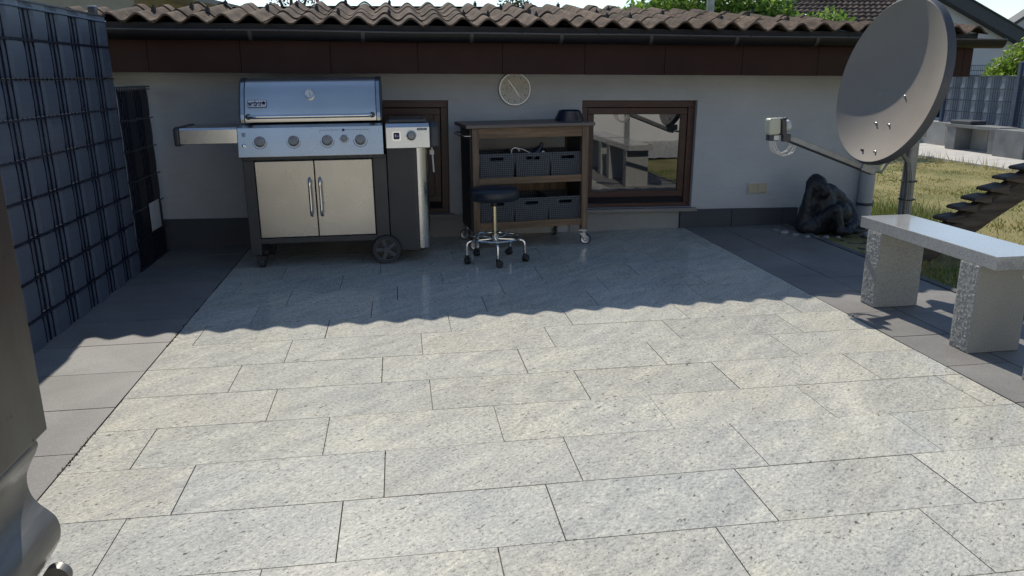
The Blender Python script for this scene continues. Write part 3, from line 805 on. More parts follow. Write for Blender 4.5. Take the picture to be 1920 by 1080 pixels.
# left table
m = MB(); m.box(-.235, .127, 1.935, 2.36, .945, .957); m.prism([(1.905, .855), (1.905, .948), (1.92, .958), (1.94, .958), (1.94, .855)], -.235, .127, 'x'); m.box(-.235, .127, 2.35, 2.37, .85, .957)
tb = m.build('side_table', MT['steel'], bq, B, bevel=.003)
m = MB(); m.prism([(1.903, .843), (1.903, .955), (1.925, .966), (2.35, .966), (2.375, .95), (2.375, .843)], -.272, -.2355, 'x'); m.build('table_end', MT['graphite'], tb, B, bevel=.012, seg=3)
# right side burner
m = MB(); m.prism([(1.885, .80), (1.90, .942), (1.93, .962), (2.40, .962), (2.40, .80)], 1.090, 1.385, 'x'); sbn = m.build('side_burner', MT['steel'], bq, B, bevel=.004)
m = MB(); m.prism([(1.885, .80), (1.90, .942), (1.93, .962), (2.40, .962), (2.40, .80)], 1.386, 1.448, 'x'); m.build('table_end', MT['graphite'], sbn, B, bevel=.016, seg=3)
m = MB(); m.box(1.11, 1.37, 1.97, 2.36, .9625, .99); m.build('burner_lid', MT['graphite'], sbn, B, bevel=.008, seg=3)
def kn2(x, z_, r):
    y_ = 1.885+(z_-.80)/.142*.015
    mt = Matrix.Translation(Vector((x, y_, z_))-Vector(B)) @ Matrix.Rotation(rad(84+6-6), 4, 'X')
    return mt
mt = kn2(1.262, .882, .03); k = MB(); k.lathe([(.031, 0), (.031, .012), (.027, .016), (.026, .036), (.022, .041), (0, .042)], n=28, mat=mt); o_ = k.build('burner_knob', MT['knob'], sbn, smooth=True, angle=30)
k = MB(); k.lathe([(.0365, .0), (.0375, .003), (.034, .004)], n=32, mat=mt); k.build('knob_ring', MT['chrome'], o_, smooth=True)
mt = kn2(1.163, .882, .03); k = MB(); plate(k, .027, .029, .010, 0, .010, mt); o_ = k.build('display', MT['chrome'], sbn)
k = MB(); plate(k, .021, .023, .007, .010, .0115, mt); k.build('screen', MT['navy'], o_); k = MB()
k.box(-.010, -.004, -.006, .008, .0116, .0122, mat=mt); k.box(0, .012, -.002, .001, .0116, .0122, mat=mt); k.box(-.012, -.002, .006, .009, .0116, .0122, mat=mt); k.build('screen_symbol', MT['badge'], o_)
mt = kn2(1.335, .925, .03); k = MB(); plate(k, .033, .0075, .002, 0, .002, mt); o_ = k.build('badge', MT['black'], sbn)
text_mesh('GENESIS II', .0125, 'lettering', MT['badge'], o_, mt @ Vector((0, 0, .0024)), mt.to_euler(), .0002, .0002, .95)
# gas bottle shroud on the right
pr = [(1.095, 1.99)]+[(1.095+.0, 1.97)]+[(1.28, 1.93)]+[(1.30, 1.93)]+[(1.345, 1.945), (1.37, 1.985), (1.38, 2.05), (1.38, 2.38), (1.095, 2.38)]
m = MB(); m.prism([(1.090, 1.955), (1.270, 1.925), (1.292, 1.925), (1.292, 2.38), (1.090, 2.38)], .085, .798, 'z'); m.build('tank_shroud', MT['graphite'], bq, B, bevel=.003)
cv = [(1.294, 1.926)]+[(1.294+.075*math.sin(rad(a)), 2.00-.075*math.cos(rad(a))) for a in range(10, 91, 10)]+[(1.369, 2.36), (1.294, 2.36)]
m = MB(); m.prism(cv, .10, .798, 'z'); m.build('curved_side_panel', MT['steel'], bq, B, smooth=True, angle=30)
m = MB(); m.tube([(1.40, 2.0, .80), (1.402, 1.99, .76), (1.405, 2.0, .72), (1.41, 2.02, .62)], .006, 8); m.box(1.385, 1.415, 1.985, 2.01, .745, .775); m.build('gas_hose', MT['cable'], bq, B, smooth=True)
# wheels and casters
def wheel(x, y_, r, wd, parent, spokes=5):
    m = MB(); mt = Matrix.Translation(Vector((x, y_, r))-Vector(B)) @ Matrix.Rotation(rad(90), 4, 'X')
    m.lathe([(r*.74, wd*.4), (r*.80, wd*.5), (r*.96, wd*.5), (r, wd*.3), (r, -wd*.3), (r*.96, -wd*.5), (r*.74, -wd*.5)], n=40, mat=mt); wo_ = m.build('wheel', MT['rubber'], parent, smooth=True, angle=40)
    m = MB(); m.lathe([(0, wd*.46), (r*.22, wd*.46), (r*.24, wd*.3)], n=24, mat=mt); m.lathe([(r*.70, wd*.2), (r*.70, wd*.42), (r*.76, wd*.42)], n=40, mat=mt)
    for k in range(spokes): q = mt @ Matrix.Rotation(2*math.pi*k/spokes+.3, 4, 'Z'); m.box(-r*.13, r*.13, r*.15, r*.73, wd*.05, wd*.34, mat=q)
    m.build('hub', MT['wheelhub'], wo_, smooth=True, angle=30)
    m = MB(); m.lathe([(0, -wd*.1), (r*.76, -wd*.1)], n=40, mat=mt); m.build('wheel_disc', MT['black'], wo_)
wheel(1.058, 1.935, .100, .055, bq)
wheel(1.058, 2.40, .100, .05, bq)
for y_ in (1.955, 2.38):
    m = MB(); m.box(.165, .235, y_-.02, y_+.05, .060, .085); m.box(.17, .178, y_-.012, y_+.04, .03, .062); m.box(.222, .230, y_-.012, y_+.04, .03, .062)
    cs = m.build('caster', MT['black'], bq, B)
    m = MB(); m.cyl((.18, y_+.005, .036), (.22, y_+.005, .036), .036, n=28); m.build('caster_wheel', MT['rubber'], cs, B, bevel=.004)

# ------------------------------------------------------------------ serving cart
ct = empty('serving_cart', 'wooden serving cart on casters holding six dark baskets beneath a stone coloured top', 'cart', (1.70, 2.20, 0), (0, 0, rad(5)))
def part(name, mat, boxes, bev=.003, par=ct):
    m = MB()
    for bx in boxes: m.box(*bx)
    return m.build(name, mat, par, bevel=bev)
CW, CD, CH = .885, .46, .90
part('top', MT['carttop'], [(-.045, CW+.045, -.02, CD+.04, CH, CH+.026)], .004)
for x0, y0_ in ((0, 0), (CW-.05, 0), (0, CD-.05), (CW-.05, CD-.05)):
    part('leg', MT['cartwoodv'], [(x0, x0+.05, y0_, y0_+.05, .118, CH-.0005)], .004)
part('apron', MT['cartwood'], [(.0505, CW-.0505, .006, .034, CH-.075, CH-.001)], .002)
part('apron', MT['cartwood'], [(.0505, CW-.0505, CD-.034, CD-.006, CH-.075, CH-.001)], .002)
for z_ in (.49, .155):
    part('shelf', MT['cartwood'], [(.0505, CW-.0505, .004, .03, z_, z_+.05), (.0505, CW-.0505, .0305, CD-.03, z_+.028, z_+.045), (.0505, CW-.0505, CD-.0295, CD-.004, z_, z_+.05)], .002)
part('side_panel', MT['darkpanel'], [(-.012, -.001, .03, CD-.03, .14, CH-.002)], .001)
part('side_panel', MT['darkpanel'], [(CW-.045, CW-.035, .052, CD-.052, .14, CH-.002)], .001)
part('back_panel', MT['cartwoodv'], [(.052, CW-.052, CD-.033, CD-.0305, .2, .45)], 0)
m = MB(); m.tube([(-.005, .03, .845), (-.05, .03, .845), (-.062, .045, .845), (-.065, .10, .845), (-.065, .36, .845), (-.062, .415, .845), (-.05, .43, .845), (-.005, .43, .845)], .008, 10); m.build('towel_rail', MT['chrome'], ct, smooth=True)
def ccaster(x, y_, ang, par=ct, r=.042):
    R = Matrix.Translation((x, y_, 0)) @ Matrix.Rotation(rad(ang), 4, 'Z')
    m = MB(); m.box(-.03, .03, -.03, .03, .105, .118, mat=R); m.cyl(R @ Vector((0, 0, .105)), R @ Vector((0, 0, .088)), .018, n=16)
    for s in (-1, 1):
        m.add([R @ Vector(q) for q in ((-.028, s*.016, .09), (.022, s*.016, .09), (.026, s*.016, .036), (.012, s*.016, .036), (-.028, s*.016, .09), (-.028, s*.0185, .09), (.022, s*.0185, .09), (.026, s*.0185, .036), (.012, s*.0185, .036))], [(0, 1, 2, 3), (5, 8, 7, 6), (0, 3, 8, 5), (1, 6, 7, 2), (0, 5, 6, 1)])
    m.box(-.03, .022, -.016, .016, .084, .09, mat=R)
    o = m.build('caster', MT['chrome'], par, bevel=.001)
    m = MB(); mt = R @ Matrix.Translation((.018, 0, r)) @ Matrix.Rotation(rad(90), 4, 'X')
    m.lathe([(r*.78, .012), (r, .009), (r, -.009), (r*.78, -.012)], n=32, mat=mt); o2 = m.build('tyre', MT['rubber'], o, smooth=True)
    m = MB(); m.lathe([(0, .012), (r*.3, .013), (r*.5, .008), (r*.8, .0115), (r*.8, -.0115), (r*.5, -.008), (0, -.012)], n=32, mat=mt); m.build('wheel_disc', MT['silver'], o, smooth=True)
# (second front wheel is turned outwards)
for x, y_, a in ((CW-.025, .025, -25), (.025, .025, 180), (.025, CD-.025, 150), (CW-.14, CD-.05, 100)): ccaster(x, y_, a)
# baskets
def basket():
    bk_ = MB(); wt, wb, dt, h, t = .274, .252, .36, .175, .006
    def ringr(wd, dp, z_): return [(-wd/2, 0+(.36-dp)/2, z_), (wd/2, (.36-dp)/2, z_), (wd/2, (.36-dp)/2+dp, z_), (-wd/2, (.36-dp)/2+dp, z_)]
    A = ringr(wb, dt-.02, 0); Bm = ringr(wt, dt, h); C = ringr(wt-2*t, dt-2*t, h); D = ringr(wb-2*t, dt-.02-2*t, t)
    vs = A+Bm+C+D; fs = [(3, 2, 1, 0)]
    for i in range(4):
        j = (i+1) % 4
        if i != 0: fs.append((i, j, 4+j, 4+i))
        if i != 0: fs.append((8+i, 8+j, 12+j, 12+i))
        fs.append((4+i, 4+j, 8+j, 8+i))
    fs.append((12, 13, 14, 15)); bk_.add(vs, fs)
    # front face (outer and inner) built round the hand hole
    def fr(x, z_, inn): # map x in[-.5,.5] , z in 0..1
        wd = wb+(wt-wb)*z_; y_ = (.01*(1-z_))+(t if inn else 0)
        return ((wd-(2*t if inn else 0))*x, y_, (t if inn else 0)*(1-z_)+h*z_)
    hx, z0_, z1_ = .19, .70, .84
    for inn in (0, 1):
        q = lambda x0, x1, a, b: bk_.add([fr(x0, a, inn), fr(x1, a, inn), fr(x1, b, inn), fr(x0, b, inn)], [(0, 1, 2, 3)])
        q(-.5, .5, 0, z0_); q(-.5, -hx, z0_, z1_); q(hx, .5, z0_, z1_); q(-.5, .5, z1_, 1)
    for (a, b, c, d) in (((-hx, z0_), (hx, z0_), 0, 0), ((hx, z0_), (hx, z1_), 0, 0), ((hx, z1_), (-hx, z1_), 0, 0), ((-hx, z1_), (-hx, z0_), 0, 0)):
        bk_.add([fr(a[0], a[1], 0), fr(b[0], b[1], 0), fr(b[0], b[1], 1), fr(a[0], a[1], 1)], [(0, 1, 2, 3)])
    return bk_
b0 = None
spots = [(.19, .54, 'upper shelf, left, just under the tongs', 'upper'), (.465, .54, '', ''), (.735, .54, '', ''), (.19, .205, '', ''), (.455, .205, '', ''), (.72, .205, '', '')]
blabels = ['dark woven basket on the upper shelf of the cart, at the left end', 'dark woven basket in the middle of the cart upper shelf, tongs on its rim', 'dark woven basket on the upper shelf of the cart, nearest the window',
           'dark woven basket on the lower shelf behind the stool seat', 'dark woven basket in the middle of the cart lower shelf', 'dark woven basket on the lower shelf of the cart, nearest the front caster']
RC = Matrix.Translation(ct.location) @ Matrix.Rotation(rad(5), 4, 'Z')
bmesh_ = basket()
for i, (x, z_, _, _) in enumerate(spots):
    if b0 is None:
        b0 = bmesh_.build('basket', MT['basket']); o = b0
        rmm = o.modifiers.new('bevel', 'BEVEL'); rmm.width = .002; rmm.segments = 1; rmm.limit_method = 'ANGLE'
    else:
        o = b0.copy(); COL.objects.link(o)
    o.location = RC @ Vector((x, .035, z_-.003)); o.rotation_euler = (0, 0, rad(5+random.uniform(-1.5, 1.5)))
    tag(o, blabels[i], 'basket', 'dark baskets on the cart shelves')
# tongs and a bottle in the baskets
m = MB(); P0 = RC @ Vector((.335, .06, .715))
m.tube([(-.02, 0, -.03), (-.03, 0, 0), (-.028, 0, .02), (-.012, 0, .033), (.010, 0, .034), (.024, 0, .024), (.030, .005, .01)], .0045, 8)
m.tube([(.0, .005, .034), (.06, .02, .02), (.14, .05, -.02)], .004, 8)
t = m.build('barbecue_tongs', MT['white'], loc=P0, smooth=True); tag(t, 'white handled tongs lying across the upper baskets of the cart', 'tongs')
m = MB(); mt = Matrix.Rotation(rad(32), 4, 'Y')
m.lathe([(0, 0), (.03, 0), (.033, .01), (.033, .13), (.022, .16), (.014, .18), (.014, .205), (0, .207)], n=24, mat=mt)
t = m.build('bottle', MT['bowl'], loc=RC @ Vector((.455, .14, .60)), smooth=True); tag(t, 'dark bottle leaning in the middle upper basket of the cart', 'bottle')
m = MB(); m.box(-.012, .012, -.01, .01, -.06, .02, mat=Matrix.Rotation(rad(-30), 4, 'Y'))
t = m.build('lighter', MT['white'], loc=RC @ Vector((.555, .07, .70)), bevel=.003); tag(t, 'small white plastic handle poking out of the middle upper basket', 'lighter')
# bowl on the cart
m = MB(); pr_ = [(.113, 0), (.112, .010)]
for i in range(5): z_ = .010+.013*i; rr_ = .112-.0062*i; pr_ += [(rr_, z_), (rr_, z_+.008), (rr_-.004, z_+.0095), (rr_-.004, z_+.013)]
pr_ += [(.080, .078), (.074, .082), (.07, .076), (0, .074)]
m.lathe(pr_, n=48)
t = m.build('bowl', MT['bowl'], loc=RC @ Vector((.80, .22, CH+.0265)), smooth=True, angle=40); tag(t, 'dark blue ribbed bowl on the right end of the cart top', 'bowl')

# ------------------------------------------------------------------ stool
st = empty('rolling_stool', 'low rolling stool with black round padded seat and chrome ring base', 'stool', (1.815, 1.86, 0))
m = MB(); R0 = .172
m.lathe([(0, .435), (R0*.9, .436), (R0*.985, .446), (R0, .465), (R0*1.0, .49), (R0*.975, .508), (R0*.9, .52), (R0*.6, .527), (0, .529)], (0, -.01, 0), n=56); se = m.build('seat', MT['vinyl'], st, smooth=True, angle=60)
m = MB(); m.tube([(R0*1.004*math.cos(2*math.pi*i/48), R0*1.004*math.sin(2*math.pi*i/48)-.01, .463) for i in range(48)], .003, 6, closed=True); m.build('piping', MT['vinyl'], se, smooth=True)
m = MB(); m.cyl((0, 0, .39), (0, 0, .436), .020, n=20); m.box(-.06, .06, -.06, .06, .428, .4345); m.tube([(0, 0, .415), (.05, .03, .41), (.11, .06, .418)], .005, 8); m.build('seat_mount', MT['black'], st)
m = MB(); m.cyl((0, 0, .15), (0, 0, .40), .0165, n=24); m.build('stem', MT['brass'], st, smooth=True)
m = MB(); m.cyl((0, 0, .135), (0, 0, .185), .028, n=24); m.cyl((0, 0, .185), (0, 0, .192), .034, n=24); m.build('hub', MT['chrome'], st, smooth=True)
m = MB(); m.tube([(.178*math.cos(2*math.pi*i/56), .178*math.sin(2*math.pi*i/56), .170) for i in range(56)], .0085, 10, closed=True); m.build('foot_ring', MT['chrome'], st, smooth=True)
for k in range(5):
    a = rad(-92+72*k); ca, sa = math.cos(a), math.sin(a)
    m = MB(); P = lambda r_, z_: (r_*ca, r_*sa, z_)
    m.tube([P(.02, .160), P(.10, .160), P(.165, .159), P(.195, .155), P(.208, .145), P(.213, .125), P(.214, .055)], .009, 10)
    lg = m.build('leg', MT['chrome'], st, smooth=True)
    m = MB(); b_ = a+random.uniform(0, 6.28); off = Vector((.012*math.cos(b_), .012*math.sin(b_), 0)); ax = Vector((-math.sin(b_), math.cos(b_), 0))
    cc = Vector(P(.214, .0245))+off
    for s in (-1, 1):
        mtt = Matrix.Translation(cc+ax*s*.011) @ ax.to_track_quat('Z', 'Y').to_matrix().to_4x4()
        m.lathe([(0, -.0085), (.022, -.0085), (.0245, -.005), (.0245, .005), (.022, .0085), (0, .0085)], n=24, mat=mtt)
    m.cyl(Vector(P(.214, .03)), Vector(P(.214, .062)), .013, n=14)
    m.build('caster', MT['black'], lg, smooth=True)

# ------------------------------------------------------------------ granite benches
def bench(loc, label):
    root = empty('stone_bench', label, 'bench', loc, group='granite benches along the terrace')
    m = MB(); m.box(.002, .290, -.038, 1.017, .418, .480, 0)
    sl_ = m.build('seat_slab', [MT['benchtop']], root, bevel=.0025)
    for y_ in (.118, .870):
        m = MB()
        # split left and right faces get real relief
        nx, nz = 22, 74; y0_, y1_ = y_-.063, y_+.063
        def face(x, sgn):
            vs = [];
            for i in range(nx+1):
                for j in range(nz+1):
                    yy = y0_+(y1_-y0_)*i/nx; zz = .417*j/nz
                    edge = 0 if i in (0, nx) or j in (0, nz) else 1
                    h = edge*(.005*abs(pnoise(Vector((yy*55, zz*55, x*9+y_)))) + .003*pnoise(Vector((yy*130, zz*130, 4)))); vs.append((x+sgn*h, yy, zz))
            m.add(vs, [(i*(nz+1)+j, (i+1)*(nz+1)+j, (i+1)*(nz+1)+j+1, i*(nz+1)+j+1) for i in range(nx) for j in range(nz)], 1)
        face(0, -1); face(.262, 1)
        m.add([(0, y0_, 0), (.262, y0_, 0), (.262, y1_, 0), (0, y1_, 0), (0, y0_, .417), (.262, y0_, .417), (.262, y1_, .417), (0, y1_, .417)], [(0, 1, 5, 4), (3, 7, 6, 2), (0, 3, 2, 1), (4, 5, 6, 7)], 0)
        m.build('leg', [MT['bench'], MT['benchrock']], root, smooth=True, angle=30)
    return root
bench((3.752, -.468, 0), 'pale granite bench with two rough block legs on the grey slabs below the dish')
bench((3.762, -1.668, 0), 'pale granite bench cut off by the right edge, nearer the camera')

# ------------------------------------------------------------------ satellite dish on pole
dsh = empty('satellite_dish', 'large grey satellite dish on a galvanised pole behind the granite bench', 'satellite dish', (4.47, 1.20, -.03))
D0 = Vector(dsh.location)
az, el = rad(2.2), rad(11.4)
nrm = Vector((-math.cos(az)*math.cos(el), -math.sin(az)*math.cos(el), math.sin(el)))
hv = Vector((0, 0, 1)).cross(nrm).normalized(); vv = nrm.cross(hv)
DM = Matrix((hv, vv, nrm)).transposed().to_4x4(); DM.translation = Vector((4.109, 1.0, 1.211))-D0
a_, b_, dep = .475, .486, .108
m = MB(); NR, NA = 18, 96; th_ = .004
vs = []
def dsurf(q, t, back):
    s_ = 1+(back*.012 if q > .99 else 0)
    z_ = dep*(q*q-1) - back*th_
    return DM @ Vector((a_*q*math.cos(t), b_*q*math.sin(t), z_))
vs.append(DM @ Vector((0, 0, -dep)))
for i in range(1, NR+1):
    for j in range(NA): vs.append(dsurf(i/NR, 2*math.pi*j/NA, 0))
fs = [(0, 1+j, 1+(j+1) % NA) for j in range(NA)]
for i in range(NR-1):
    for j in range(NA):
        a = 1+i*NA+j; b = 1+i*NA+(j+1) % NA; fs.append((a, a+NA, b+NA, b))
m.add(vs, fs, 0)
# rim flange turned back and the back skin, both in the darkened shade tone
base = 1+(NR-1)*NA
rims = [(1.0, 0), (1.010, -.004), (1.018, -.014), (1.028, -.046)]
fl = []
for k, z_ in rims:
    for j in range(NA): t = 2*math.pi*j/NA; fl.append(DM @ Vector((a_*k*math.cos(t), b_*k*math.sin(t), z_)))
m.add(fl, [(k*NA+j, k*NA+(j+1) % NA, (k+1)*NA+(j+1) % NA, (k+1)*NA+j) for k in range(3) for j in range(NA)], 1)
bkv = [DM @ Vector((0, 0, -dep-.006))]
for i in range(1, 11):
    q = i/10*1.024
    for j in range(NA): t = 2*math.pi*j/NA; bkv.append(DM @ Vector((a_*q*math.cos(t), b_*q*math.sin(t), dep*((i/10)**2-1)-.006-(.04 if i == 10 else 0))))
m.add(bkv, [(0, 1+(j+1) % NA, 1+j) for j in range(NA)]+[(1+i*NA+j, 1+i*NA+(j+1) % NA, 1+(i+1)*NA+(j+1) % NA, 1+(i+1)*NA+j) for i in range(9) for j in range(NA)], 1)
refl = m.build('reflector', [MT['dish'], MT['dishshade']], dsh, smooth=True, angle=30)
bolts = [(1652.5, 178), (1696.5, 181), (1642.7, 231.5), (1667.5, 234.5), (1617.4, 281.5), (1641.4, 285)]
for k, (px, py) in enumerate(bolts):     # bolt heads where the bracket grips the bowl
    ray = (F_ + (px-960)/1469*R2 - (py-540)/1469*U2)
    Di = DM.inverted()@Vector((CAM-D0)); dd = DM.to_3x3().inverted()@ray
    lo, hi = 3., 8.
    def fz(t): p_ = Di+t*dd; return p_.z-dep*((p_.x/a_)**2+(p_.y/b_)**2-1)
    t_ = 6.2
    while fz(t_) < 0 and t_ > 3.5: t_ -= .003
    p_ = Di+t_*dd; p_.z = dep*((p_.x/a_)**2+(p_.y/b_)**2-1)
    q = MB(); q.lathe([(.008, 0), (.008, .004), (.0055, .006), (.0055, .014), (0, .0145)], n=12, mat=DM @ Matrix.Translation(p_)); q.build('bolt', MT['blackhook'] if k == 4 else MT['silver'], refl, smooth=True)
# pole with cables strapped to it
def W(p): return Vector(p)-D0
m = MB(); m.cyl(W((4.47, 1.20, -.05)), W((4.47, 1.20, 1.25)), .040, n=28); pole = m.build('pole', MT['galv'], dsh, smooth=True)
m = MB(); m.cyl(W((4.47, 1.20, 1.25)), W((4.47, 1.20, 1.262)), .043, n=28); m.build('pole_cap', MT['black'], pole, smooth=True)
m = MB(); m.box(-.05, .05, -.055, .055, 0, .34, mat=Matrix.Translation(W((4.47, 1.20, .86))));
q0 = DM @ Vector((0, -.04, -dep-.02)); q1 = W((4.44, 1.19, 1.15)); m.tube([q0, q1], .03, 8)
q0 = DM @ Vector((0, -.2, -dep*.8-.02)); q1 = W((4.44, 1.19, .95)); m.tube([q0, q1], .03, 8)
m.build('mounting_bracket', MT['galv'], dsh)
# arm
A0, A1 = Vector((4.085, 1.02, .675)), Vector((3.545, 1.07, .885))
m = MB(); d = (A1-A0); L = d.length; d.normalize(); up = Vector((0, 0, 1)); sd = d.cross(up).normalized(); u2 = sd.cross(d)
AM = Matrix((d, sd, u2)).transposed().to_4x4(); AM.translation = A0-D0
m.box(0, L, -.012, .012, -.018, .016, mat=AM); m.build('arm', MT['galv'], dsh, bevel=.003)
m = MB(); m.box(-.02, .075, -.028, .028, -.024, .022, mat=AM); m.box(.02, .12, -.006, .03, -.0, .06, mat=Matrix.Translation(W((4.02, 1.02, .675)))); m.build('arm_bracket', MT['galv'], dsh, bevel=.004)
m = MB(); m.tube([AM @ Vector((0, -.014, -.024)), AM @ Vector((L, -.014, -.024))], .006, 8); m.build('arm_cable', MT['black'], dsh, smooth=True)
# receiver heads
m = MB(); m.box(-.044, .034, -.035, .03, -.052, .048, mat=Matrix.Translation(W((3.445, 1.075, .955))) @ Matrix.Rotation(rad(-3), 4, 'Y')); h1 = m.build('receiver', MT['lnb'], dsh, bevel=.014, seg=4)
m = MB(); m.box(-.034, .030, -.028, .024, -.088, -.052, mat=Matrix.Translation(W((3.445, 1.075, .955)))); m.build('socket_block', MT['plinth'], h1, bevel=.003)
m = MB(); m.box(-.006, .026, -.0305, -.0285, -.084, -.056, mat=Matrix.Translation(W((3.445, 1.075, .955)))); m.build('sticker', MT['white'], h1)
m = MB(); m.lathe([(0, 0), (.030, 0), (.034, .01), (.034, .05), (.024, .06), (0, .062)], n=24, mat=Matrix.Translation(W((3.515, 1.10, .948))) @ Matrix.Rotation(rad(78), 4, 'Y') @ Matrix.Translation((0, 0, -.01))); m.build('feed_horn', MT['white'], dsh, smooth=True)
m = MB(); m.box(-.014, .014, -.03, .03, -.055, .05, mat=Matrix.Translation(W((3.495, 1.06, .955))) @ Matrix.Rotation(rad(-6), 4, 'Y')); m.cyl(W((3.497, 1.04, 1.0)), W((3.497, 1.02, 1.0)), .008, n=10); m.box(-.02, .03, -.018, .018, -.075, -.03, mat=Matrix.Translation(W((3.52, 1.065, .935)))); m.build('feed_clamp', MT['lnbdark'], dsh, bevel=.004)
# loose cable loops under the receiver
for k in range(4):
    x0 = 3.425+.012*k; y0_ = 1.075; zb = .775+.012*(k % 2)-.006*k; xe = 3.565+.012*k
    pts = [(x0, y0_, .865)]
    for i in range(13):
        a = math.pi*i/12; xm = (x0+.50*(xe-x0)); pts.append((xm-(xe-x0)*.46*math.cos(a)+.012*math.sin(a), y0_-.012*(k-1.5)*math.sin(a), .845-(.845-zb)*math.sin(a)**.9+.02*i/12))
    pts.append((xe+.01, 1.068, .868))
    m = MB(); m.tube([W(p_) for p_ in pts], .0036, 8); m.build('cable', MT['cable'], dsh, smooth=True)
for k in range(4):        # cables from the arm bracket over to the pole and down
    o_ = .009*k
    pts = [W((4.10, 1.01, .665)), W((4.16, 1.03, .655+o_*.4)), W((4.22, 1.07, .70+o_)), W((4.29, 1.10, .745+o_)), W((4.36, 1.13, .745+o_)), W((4.405+o_, 1.15, .70)), W((4.425+o_*1.2, 1.157-o_*.2, .62)), W((4.428+o_*1.4, 1.156-.002*k, .50)), W((4.43+o_*1.4, 1.155-.002*k, .25)), W((4.43+o_*1.4, 1.155-.002*k, -.03))]
    m = MB(); m.tube(pts, .0045, 8); m.build('cable', MT['lnbdark'] if k == 0 else MT['galv'], dsh, smooth=True)
for z_ in (.575, .455, .33, .21):
    m = MB(); m.tube([W((4.47+.047*math.cos(2*math.pi*i/24), 1.20+.054*math.sin(2*math.pi*i/24)-.006, z_)) for i in range(24)], .004, 6, closed=True); m.build('cable_tie', MT['black'], pole, smooth=True)

# ------------------------------------------------------------------ gorilla statue
def blobmesh(caps, voxel, name, mat, label, cat, loc, bumps=0):
    bm = bmesh.new()
    for (p, q, r0, r1) in caps:
        p, q = Vector(p), Vector(q); n = max(2, int((q-p).length/(min(r0, r1)*.35))+1)
        for i in range(n+1):
            t = i/n; c = p.lerp(q, t); r = r0+(r1-r0)*t
            bmesh.ops.create_icosphere(bm, subdivisions=2, radius=r, matrix=Matrix.Translation(c))
    me = bpy.data.meshes.new(name); bm.to_mesh(me); bm.free()
    o = bpy.data.objects.new(name, me); COL.objects.link(o)
    md = o.modifiers.new('r', 'REMESH'); md.mode = 'VOXEL'; md.voxel_size = voxel; md.use_smooth_shade = True
    sm = o.modifiers.new('s', 'SMOOTH'); sm.iterations = 4; sm.factor = .5
    me2 = bpy.data.meshes.new_from_object(o.evaluated_get(bpy.context.evaluated_depsgraph_get()))
    bpy.data.objects.remove(o)
    for v in me2.vertices:
        c = v.co; h = .0035*pnoise(c*38)+.002*pnoise(Vector((c.x*90, c.y*90, c.z*28)))
        v.co = c+v.normal*h
    me2.materials.clear(); me2.materials.append(mat); me2.polygons.foreach_set('use_smooth', [True]*len(me2.polygons))
    o = bpy.data.objects.new(name, me2); COL.objects.link(o); o.location = loc; tag(o, label, cat); return o
caps = [
 ((-.04, .02, .10), (.02, .04, .17), .125, .12), ((.0, .0, .16), (-.03, .02, .27), .12, .11), ((-.05, .01, .29), (.05, .03, .295), .10, .075),
 ((.085, -.07, .165), (.105, -.065, .155), .094, .090),
 ((-.120, -.02, .385), (-.095, -.02, .395), .078, .074), ((-.115, .0, .435), (-.105, .0, .44), .046, .040),
 ((-.075, -.075, .365), (-.055, -.092, .345), .045, .038), ((-.11, -.088, .395), (-.055, -.085, .392), .019, .019),
 ((-.080, -.088, .325), (-.055, -.09, .322), .030, .028), ((-.10, -.02, .33), (-.03, .01, .30), .07, .09),
 ((-.10, .0, .30), (-.185, -.03, .20), .066, .055), ((-.185, -.03, .20), (-.215, -.05, .06), .055, .062),
 ((-.205, -.06, .10), (-.200, -.06, .30), .048, .036), ((-.200, -.06, .30), (-.178, -.045, .385), .036, .028), ((-.185, -.055, .38), (-.150, -.055, .43), .020, .015), ((-.190, -.035, .37), (-.170, -.02, .440), .022, .015),
 ((-.05, .01, .345), (.04, .02, .325), .062, .066), ((.02, .02, .325), (.13, .02, .265), .072, .058), ((.13, .02, .265), (.225, -.01, .175), .052, .044), ((.225, -.02, .17), (.245, -.05, .115), .038, .026), ((.215, -.05, .155), (.210, -.08, .105), .018, .014), ((.24, -.06, .14), (.236, -.085, .09), .016, .012),
 ((-.08, -.03, .09), (.01, -.14, .200), .078, .048), ((.01, -.14, .195), (.050, -.155, .07), .046, .036), ((.045, -.165, .035), (.115, -.205, .022), .034, .022),
 ((.08, -.02, .07), (.22, -.06, .06), .088, .060), ((.22, -.08, .055), (.12, -.15, .035), .045, .034), ((.12, -.15, .03), (.19, -.19, .022), .030, .022),
 ((-.17, -.05, .06), (.0, .02, .05), .088, .09), ((-.21, -.09, .05), (-.17, -.10, .04), .05, .04), ((.02, .05, .06), (.2, .03, .05), .09, .07),
]
blobmesh(caps, .0085, 'gorilla_statue', MT['gorilla'], 'black resting gorilla statue leaning its head on one hand by the wall', 'statue', (4.635, 2.46, -.01))
pebs = [(4.30, 2.30, .030), (4.37, 2.23, .024), (4.43, 2.19, .022), (4.50, 2.18, .026), (4.26, 2.40, .034), (4.88, 2.25, .024), (4.93, 2.30, .022), (4.97, 2.24, .026), (4.91, 2.17, .02), (5.02, 2.31, .023), (5.05, 2.22, .025), (4.60, 2.17, .018), (4.99, 2.38, .028), (5.10, 2.33, .02), (4.24, 2.50, .03), (4.85, 2.18, .02)]
